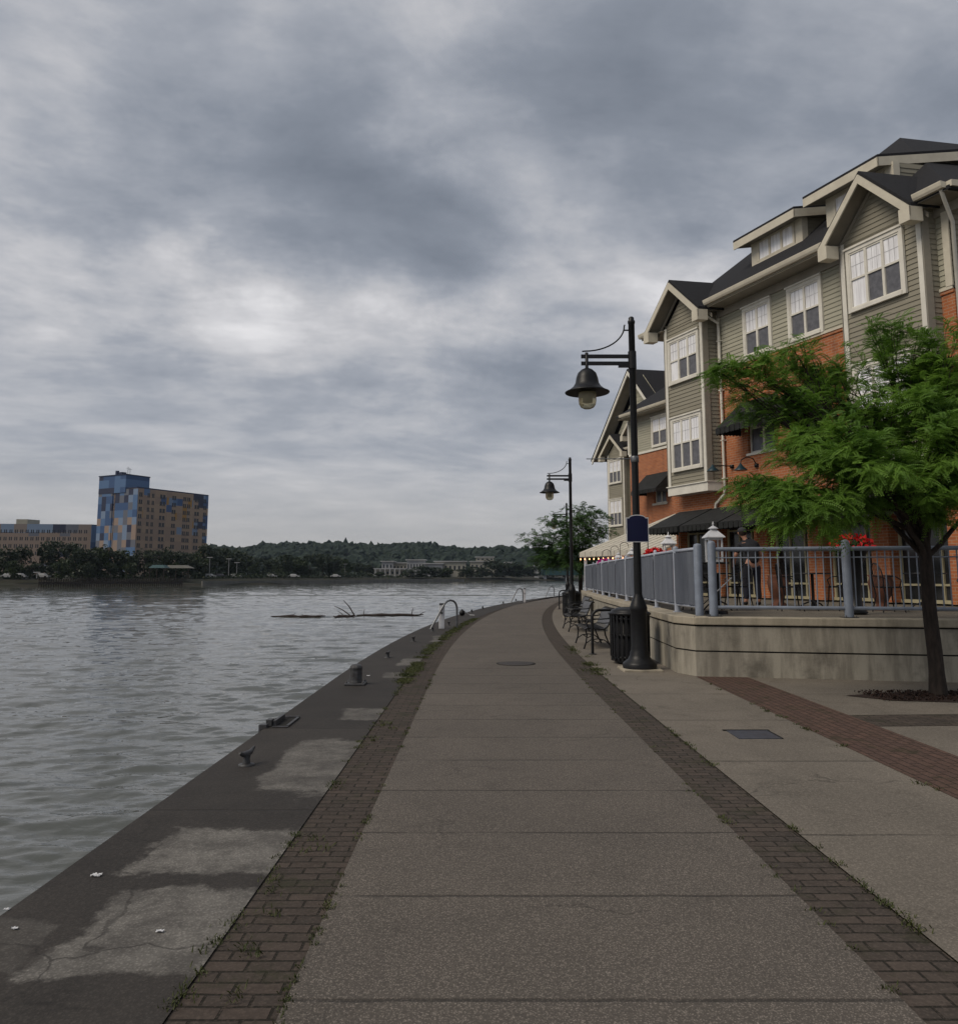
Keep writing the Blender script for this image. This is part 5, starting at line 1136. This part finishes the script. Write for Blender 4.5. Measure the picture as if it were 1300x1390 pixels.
a_=at(627,836,10); t=-1.6/(a_.z-1.6); e=empty('fender_ball',(a_.x*t,10*t,0),'round dark fender lying on the quay by the ladder','fender')
b=MB(); b.lathe((a_.x*t,10*t,0),[(0,0),(.08,.02),(.12,.09),(.12,.14),(.08,.21),(.03,.235),(.02,.27),(0,.27)],14); b.build('ball',MAT['black'],e); b=MB(); b.tube([(a_.x*t,10*t,.26),(a_.x*t+.3,10*t+.2,.03),(a_.x*t+.5,10*t+.1,.02)],.012,5); b.build('rope',MAT['litter'],e)
e=empty('mooring_recess',(-2.05,8.9,0),'rectangular dark iron mooring recess cut into quay edge','recess')
b=MB(); b.box((-2.3,8.6,.002),(-2.04,9.1,.006)); b.build('pit_floor',MAT['joint'],e)
b=MB(); b.box((-2.33,8.52,-.3),(-2.25,8.6,.035)); b.box((-2.28,8.62,-.2),(-2.22,8.72,.07)); b.box((-2.21,8.64,-.1),(-2.18,9.05,.06)); b.box((-2.06,8.6,.004),(-2.03,9.1,.018)); b.box((-2.2,8.56,.004),(-2.03,8.59,.012)); b.box((-2.2,9.11,.004),(-2.03,9.14,.022)); b.build('frame',MAT['darkiron'],e)
# ---------------------------------------------------------------- covers, litter, pit
e=empty('manhole_cover',(.68,14.67,0),'round dark manhole cover set in the path','manhole cover'); b=MB(); b.lathe((.68,14.67,0),[(.33,0),(.33,.006),(.3,.008),(0,.008)],36); b.build('cover',MAT['covr'],e)
b=MB(); b.lathe((.68,14.67,0),[(.36,0),(.36,.004),(.33,.005)],36); b.build('ring',MAT['joint'],e)
e=empty('utility_cover',(2.77,8.2,0),'square blue grey utility cover in the pale pavement','cover'); b=MB(); b.box((2.57,7.98,0),(2.99,8.38,.007)); b.build('plate',MAT['plate'],e); b=MB(); b.box((2.54,8.38,0),(3.02,8.42,.009)); b.box((2.99,7.98,0),(3.01,8.38,.009)); b.build('frame',MAT['joint'],e)
b=MB(); b.face([(4.92,10.78,.008),(5.35,10.35,.008),(6.1,10.2,.008),(7.7,10.1,.008),(7.7,11.25,.008),(6.3,11.2,.008)]); tag(b.build('tree_pit',MAT['mulch'],loc=(6,10.6,0)),kind='structure')
rg=np.random.default_rng(9)
C=np.stack([rg.uniform(5.2,7.6,1500),rg.uniform(10.3,11.15,1500),np.full(1500,.012)+rg.uniform(0,.02,1500)],1); V,F=leafquads(C,.022,rg); tag(npmesh('mulch_chips',V,F,MAT['mulch']),label='dark brown mulch chips round the near tree trunk',kind='stuff')
def scrap(x,y,s,label,seed):
    rg_=random.Random(seed); b=MB(); n=6
    g=[[Vector((x+(i/n-.5)*s*1.5+rg_.uniform(-.1,.1)*s,y+(j/n-.5)*s+rg_.uniform(-.1,.1)*s,.004+rg_.uniform(0,.35)*s)) for j in range(n+1)] for i in range(n+1)]
    for i in range(n):
        for j in range(n): b.face([g[i][j],g[i+1][j],g[i+1][j+1],g[i][j+1]])
    tag(b.build('litter_scrap',MAT['litter'],loc=(x,y,0)),label,'litter')
for px,py,s,l in [(131,1190,.034,'largest white crumpled litter scrap on the dark quay'),(20,1262,.02,'small white litter scrap near the bottom left quay edge'),(9,1236,.018,'tiny white litter scrap beside the water edge'),(217,1266,.022,'pale litter scrap on the nearest pale repair patch'),(500,918,.035,'white litter scrap right of the iron bollard')]:
    a_=at(px,py,5); t=-1.6/(a_.z-1.6); scrap(a_.x*t,5*t,s,l,px)
# grass and weeds in the joints
def tuft(P_,n,h,w,rg):
    V=[];F=[]
    for k in range(n):
        c=P_+np.array([rg.normal()*w,rg.normal()*w,0]); a=rg.uniform(0,6.28); hh=h*rg.uniform(.4,1.2); l=np.array([math.cos(a),math.sin(a),0])*hh*rg.uniform(.3,1.1); s=np.array([-math.sin(a),math.cos(a),0])*.0028*(1+P_[1]*.05)
        V+= [c-s,c+s,c+l*.6+s*.7+[0,0,hh*.7],c+l+[0,0,hh*.8]]; i=len(V)-4; F.append([i,i+1,i+2,i+3])
    return V,F
VV=[];FF=[]
def addtufts(xf,y0,y1,num,h,w,jit,blades):
    global VV,FF
    for k in range(num):
        y=y0*(y1/y0)**rg.uniform(); 
        if noise_(y*1.7)<.42: continue
        v,f=tuft(np.array([xf(y)+rg.normal()*jit,y,0.]),blades,h,w,rg); n=len(VV); VV+=v; FF+=[[q+n for q in g] for g in f]
from mathutils import noise as mn
def noise_(v): return .5+.5*mn.noise(Vector((v,3.3,1.1)))
addtufts(brLX,2.2,13,80,.02,.022,.018,16); addtufts(brLX,12,30,420,.045,.06,.04,26); addtufts(lambda y:brLX(y)+.14,2.2,9,24,.03,.03,.06,18); addtufts(pLX,2.2,14,70,.02,.015,.01,12)
addtufts(pRX,2.2,14,40,.022,.018,.012,12); addtufts(brRX,2.2,14,70,.025,.018,.012,14); addtufts(brRX,13,18,60,.05,.06,.06,20); addtufts(lambda y:3.44,5,12,26,.03,.02,.02,14)
tag(npmesh('verge_grass',VV,FF,MAT['grass']),label='tufts of short grass and weeds in the paving joints',kind='stuff')
# ---------------------------------------------------------------- honey locust trees
def fronds(P_,D_,L_,pairs,lw,ll,rg):
    n=len(P_); up=np.array([0,0,1.]); s=np.cross(D_,up); s/=np.linalg.norm(s,axis=1)[:,None]+1e-9
    roll=rg.normal(0,.5,size=(n,1)); nn=np.cross(s,D_); s=s*np.cos(roll)+nn*np.sin(roll)
    out=[]
    for i in range(pairs):
        t=(i+.7)/pairs; c=P_+D_*(L_*t)[:,None]-up*(L_*.42*t*t)[:,None]; tan=D_-up*.9*t; tan/=np.linalg.norm(tan,axis=1)[:,None]
        sz=ll*(1-.75*abs(t-.4))
        for sg_ in (-1,1):
            d=s*sg_*.86+tan*.42-up*.22; d/=np.linalg.norm(d,axis=1)[:,None]; j=rg.uniform(.8,1.15,size=(n,1))
            out.append(np.stack([c,c+d*sz*j*.5+tan*lw,c+d*sz*j,c+d*sz*j*.5-tan*lw],1))
    V=np.concatenate(out).reshape(-1,3); return V,np.arange(len(V)).reshape(-1,4)
def locust(name,label,pos,fork,clusters,nf,pairs,lw,ll,L,mat,seed,tr=(.13,.085),lean=(0,0)):
    rg=np.random.default_rng(seed); rr=random.Random(seed); pos=Vector(pos); e=empty(name,pos,label,'tree')
    fk=pos+Vector((lean[0],lean[1],fork)); b=MB()
    tp=[pos+Vector((0,0,-.05))]+[pos.lerp(fk,k/8)+Vector((.006*math.sin(k*1.3),.006*math.cos(k*1.7),0)) for k in range(1,8)]+[fk]
    b.tube(tp,[tr[0]*1.25]+[tr[0]+(tr[1]-tr[0])*k/8 for k in range(1,9)],14); b.build('trunk',MAT['bark'],e)
    limbs=MB(); PP=[];DD=[];LL=[]
    tot=sum(c[3]*c[4]*c[5] for c in clusters)
    for (cx,cy,cz,rx,ry,rz,dn) in clusters:
        c=Vector((cx,cy,cz)); st=tp[-1-rr.choice([0,0,1,1,2])]; mid=st.lerp(c,.5)+Vector((0,0,.18+.1*rr.random())); pts=[]
        for k in range(9):
            t=k/8; pts.append(st*(1-t)**2+mid*2*t*(1-t)+c*t*t+Vector((rr.uniform(-.03,.03),rr.uniform(-.03,.03),rr.uniform(-.03,.03)))*min(1,k))
        limbs.tube(pts,[.038-.03*k/8 for k in range(9)],7,cap=False)
        nt_=int(14*dn+6); 
        for q in range(nt_):
            s=pts[rr.choice([3,4,5,6,7,8])]; v=Vector((rr.gauss(0,1),rr.gauss(0,1),rr.gauss(0,.8))).normalized(); tip=c+Vector((v.x*rx,v.y*ry,v.z*rz))
            m=s.lerp(tip,.5)+Vector((0,0,.12)); tw=[s*(1-t)**2+m*2*t*(1-t)+tip*t*t for t in [k/6 for k in range(7)]]
            limbs.tube(tw,[.01-.0013*k for k in range(7)],4,cap=False)
            m_=int(nf*dn)
            for k in range(m_):
                t=rg.uniform(.25,1.05); a=s*(1-t)**2+m*2*t*(1-t)+tip*t*t; tn=(tip-s).normalized()
                w=Vector(rg.normal(size=3)); w.z*=.35; d=(tn*.7+w.normalized()*.9+Vector((0,0,.05))).normalized()
                PP.append(a+Vector(rg.normal(size=3))*.035); DD.append(d); LL.append(L*rg.uniform(.6,1.15))
    limbs.build('limbs',MAT['bark'],e)
    V,F=fronds(np.array([p[:] for p in PP]),np.array([d[:] for d in DD]),np.array(LL),pairs,lw,ll,rg); npmesh('crown',V,F,mat,e); return e,len(F)
def CL(px,py,Y,rw,rh,rd,dn):
    p=at(px,py,Y); return (p.x,p.y,p.z,rw*Y/1060,rd,rh*Y/1060,dn)
cl1=[CL(1255,515,11.3,45,26,.6,1.),CL(1170,545,11.2,40,20,.5,.7),CL(1300,545,11.,50,30,.6,1.),CL(985,512,11.3,18,9,.3,.4),CL(1075,478,11.6,26,12,.4,.5),CL(1150,610,10.3,60,26,.5,1.),CL(1075,612,10.9,40,16,.5,.6),CL(1020,660,10.6,22,10,.3,.5),CL(1260,570,10.6,50,40,.6,1.),CL(1010,500,11.2,42,14,.4,.8),CL(1045,545,11.4,55,24,.5,.9),CL(1100,500,11.8,38,20,.4,.75),CL(1205,462,11.6,50,22,.6,.8),CL(1285,480,11.2,45,40,.7,1.1),
 CL(1130,590,10.6,60,24,.5,1.),CL(1050,672,10.5,45,20,.45,1.),CL(1098,697,10.2,58,28,.6,1.3),CL(1180,635,10.,75,34,.6,1.35),CL(1240,675,10.4,70,38,.7,1.2),CL(1290,610,10.2,55,50,.7,1.3),CL(1215,560,11.,55,26,.6,.85),CL(1320,680,10.6,60,40,.7,1.1),
 CL(1330,540,11.5,60,60,.8,1.),CL(1400,620,11,60,60,.8,.9),CL(1380,480,12,60,40,.8,.8),CL(1160,520,12.2,40,26,.5,.5)]
t1,nn1=locust('locust_tree','near feathery green locust tree rising from the tree pit',(6.2,10.82,0),2.45,cl1,36,11,.0095,.05,.28,MAT['leaf'],21,(.1,.078),(-.07,0))
cl2=[CL(728,728,38,26,9,.8,.8),CL(752,712,38.5,26,12,.9,.9),CL(782,697,38,30,13,1.,1.),CL(806,704,38,22,10,.8,.9),CL(818,722,37.6,14,6,.6,.5),CL(790,722,37.4,28,14,1.,1.1),CL(760,738,37.5,34,14,1.,1.2),CL(795,745,38,24,14,.9,1.1),CL(745,760,38,26,14,.9,1.1),CL(775,765,37.6,34,15,1.,1.2),CL(722,742,38.2,12,6,.5,.4)]
t2,nn2=locust('locust_tree','farther locust tree beside the farthest lamps at the path bend',(4.95,38.4,0),2.3,cl2,10,5,.03,.15,.42,MAT['leaf2'],33,(.12,.08))
print('leaf quads',nn1,nn2)
# ---------------------------------------------------------------- the person on the terrace
PX,PY,PZ=6.38,18.4,ZT-.045
def skinmesh(name,verts,edges,mat,par,sub=2):
    me=bpy.data.meshes.new(name); L=rootloc(par); me.from_pydata([tuple(Vector((PX+v[0],PY+v[1],PZ+v[2]))-L) for v in verts],edges,[]); o=bpy.data.objects.new(name,me); COL.objects.link(o); o.parent=par
    o.modifiers.new('skin','SKIN'); sk=me.skin_vertices
    if not sk: 
        bm=bmesh.new(); bm.from_mesh(me); bm.verts.layers.skin.verify(); bm.to_mesh(me); bm.free(); sk=me.skin_vertices
    for i,v in enumerate(verts): sk[0].data[i].radius=(v[3],v[4] if len(v)>4 else v[3]); sk[0].data[i].use_root=(i==0)
    s=o.modifiers.new('sub','SUBSURF'); s.levels=sub; s.render_levels=sub; me.materials.append(mat)
    for m_ in o.modifiers:
        if m_.type=='SKIN': m_.use_smooth_shade=True
    return o
pe=empty('person',(PX,PY,PZ),'person in cap and black clothes seen from behind on the terrace','person')
# faces away and to the left, leaning forward
V_=[(0,0,.95,.135,.11),(0.03,.0,1.1,.13,.105),(.02,.02,1.28,.15,.11),(-.02,.04,1.42,.15,.1),(-.08,.06,1.5,.06,.06),(-.12,.08,1.58,.055),(-.14,.1,1.66,.085,.095),(-.15,.11,1.75,.075,.085),
    (.12,0,.9,.09),(.13,.03,.5,.06),(.14,-.02,.1,.045),(.14,.1,.03,.04),(-.1,0,.9,.09),(-.12,.08,.5,.06),(-.14,.04,.1,.045),(-.14,.16,.03,.04),
    (.12,.04,1.42,.065),(.24,.02,1.2,.048),(.2,.16,1.0,.036),(.17,.2,.95,.03),(-.23,.08,1.4,.065),(-.33,.1,1.16,.048),(-.32,.26,1.0,.036),(-.31,.3,.96,.03)]
E_=[(0,1),(1,2),(2,3),(3,4),(4,5),(5,6),(6,7),(0,8),(8,9),(9,10),(10,11),(0,12),(12,13),(13,14),(14,15),(3,16),(16,17),(17,18),(18,19),(3,20),(20,21),(21,22),(22,23)]
for (ri,base,dx) in ((19,(.17,.2,.95),-1),(23,(-.31,.3,.96),1)):
    for f in range(4):
        off=(f-1.5)*.02; i=len(V_); V_+=[(base[0]+off*.4,base[1]+.05,base[2]-.02+off,.0095),(base[0]+off*.4+dx*.01,base[1]+.085-.006*abs(f-1),base[2]-.045+off,.0085)]; E_+=[(ri,i),(i,i+1)]
    i=len(V_); V_+=[(base[0]+dx*.03,base[1]+.03,base[2]+.01,.011),(base[0]+dx*.045,base[1]+.06,base[2]+.0,.009)]; E_+=[(ri,i),(i,i+1)]
skinmesh('body',V_,E_,MAT['skin'],pe)
sh=[(0.02,0,.93,.18,.14),(.04,0,1.1,.18,.14),(.02,.02,1.28,.2,.15),(-.02,.04,1.41,.19,.14),(-.08,.06,1.53,.085,.08),(.13,.04,1.41,.085),(.23,.02,1.24,.068),(-.24,.08,1.39,.085),(-.32,.1,1.2,.068)]
skinmesh('shirt',sh,[(0,1),(1,2),(2,3),(3,4),(3,5),(5,6),(3,7),(7,8)],MAT['shirt'],pe)
tr_=[(0,0,.97,.15,.125),(.12,0,.86,.11),(.13,.03,.5,.08),(.14,-.02,.12,.068),(-.1,0,.86,.11),(-.12,.08,.5,.08),(-.14,.04,.12,.068)]
skinmesh('trousers',tr_,[(0,1),(1,2),(2,3),(0,4),(4,5),(5,6)],MAT['trouser'],pe)
for sx_,yy in ((.14,.02),(-.14,.08)): skinmesh('shoe',[(sx_,yy-.06,.05,.048),(sx_,yy+.04,.05,.05),(sx_,yy+.15,.035,.036)],[(0,1),(1,2)],MAT['black'],pe)
b=MB(); c=(PX-.15,PY+.11,PZ+1.71); b.lathe(c,[(.098,0),(.103,.03),(.095,.075),(.06,.105),(0,.115)],18); b.hexa([(c[0]-.08,c[1]+.07,c[2]+.01),(c[0]-.19,c[1]+.1,c[2]-.005),(c[0]-.16,c[1]+.19,c[2]-.005),(c[0]-.0,c[1]+.1,c[2]+.01)],[(c[0]-.08,c[1]+.07,c[2]+.02),(c[0]-.19,c[1]+.1,c[2]+.005),(c[0]-.16,c[1]+.19,c[2]+.005),(c[0]-.0,c[1]+.1,c[2]+.02)]); b.build('cap',MAT['capm'],pe)
b=MB(); b.lathe((PX-.145,PY+.085,PZ+1.62),[(.06,0),(.088,.05),(.098,.1)],16); b.build('hair',MAT['hair'],pe)
b=MB()
for s in (-1,1): b.lathe((PX-.145+s*.092,PY+.12,PZ+1.655),[(0,0),(.014,.01),(.018,.03),(.014,.052),(0,.06)],8)
b.lathe((PX-.2,PY+.2,PZ+1.645),[(0,0),(.014,.012),(.01,.035),(0,.05)],8)
b.build('ear',MAT['skin'],pe)
# ---------------------------------------------------------------- air
USE_HAZE=True
if USE_HAZE:
    b=MB(); b.box((-900,-80,-4),(900,1600,90)); hz=b.build('haze',[],kind='stuff')
    m=bpy.data.materials.new('haze'); m.use_nodes=True; m.node_tree.nodes.clear(); N=NT(m.node_tree); v=N.n('ShaderNodeVolumePrincipled',{'Color':(.62,.74,.92,1),'Density':.00008,'Anisotropy':.2}); o=N.n('ShaderNodeOutputMaterial'); m.node_tree.links.new(v.outputs[0],o.inputs[1]); hz.data.materials.append(m)
S.cycles.max_bounces=6; S.cycles.transparent_max_bounces=8
# parent world-space children without inverse: nothing else to do
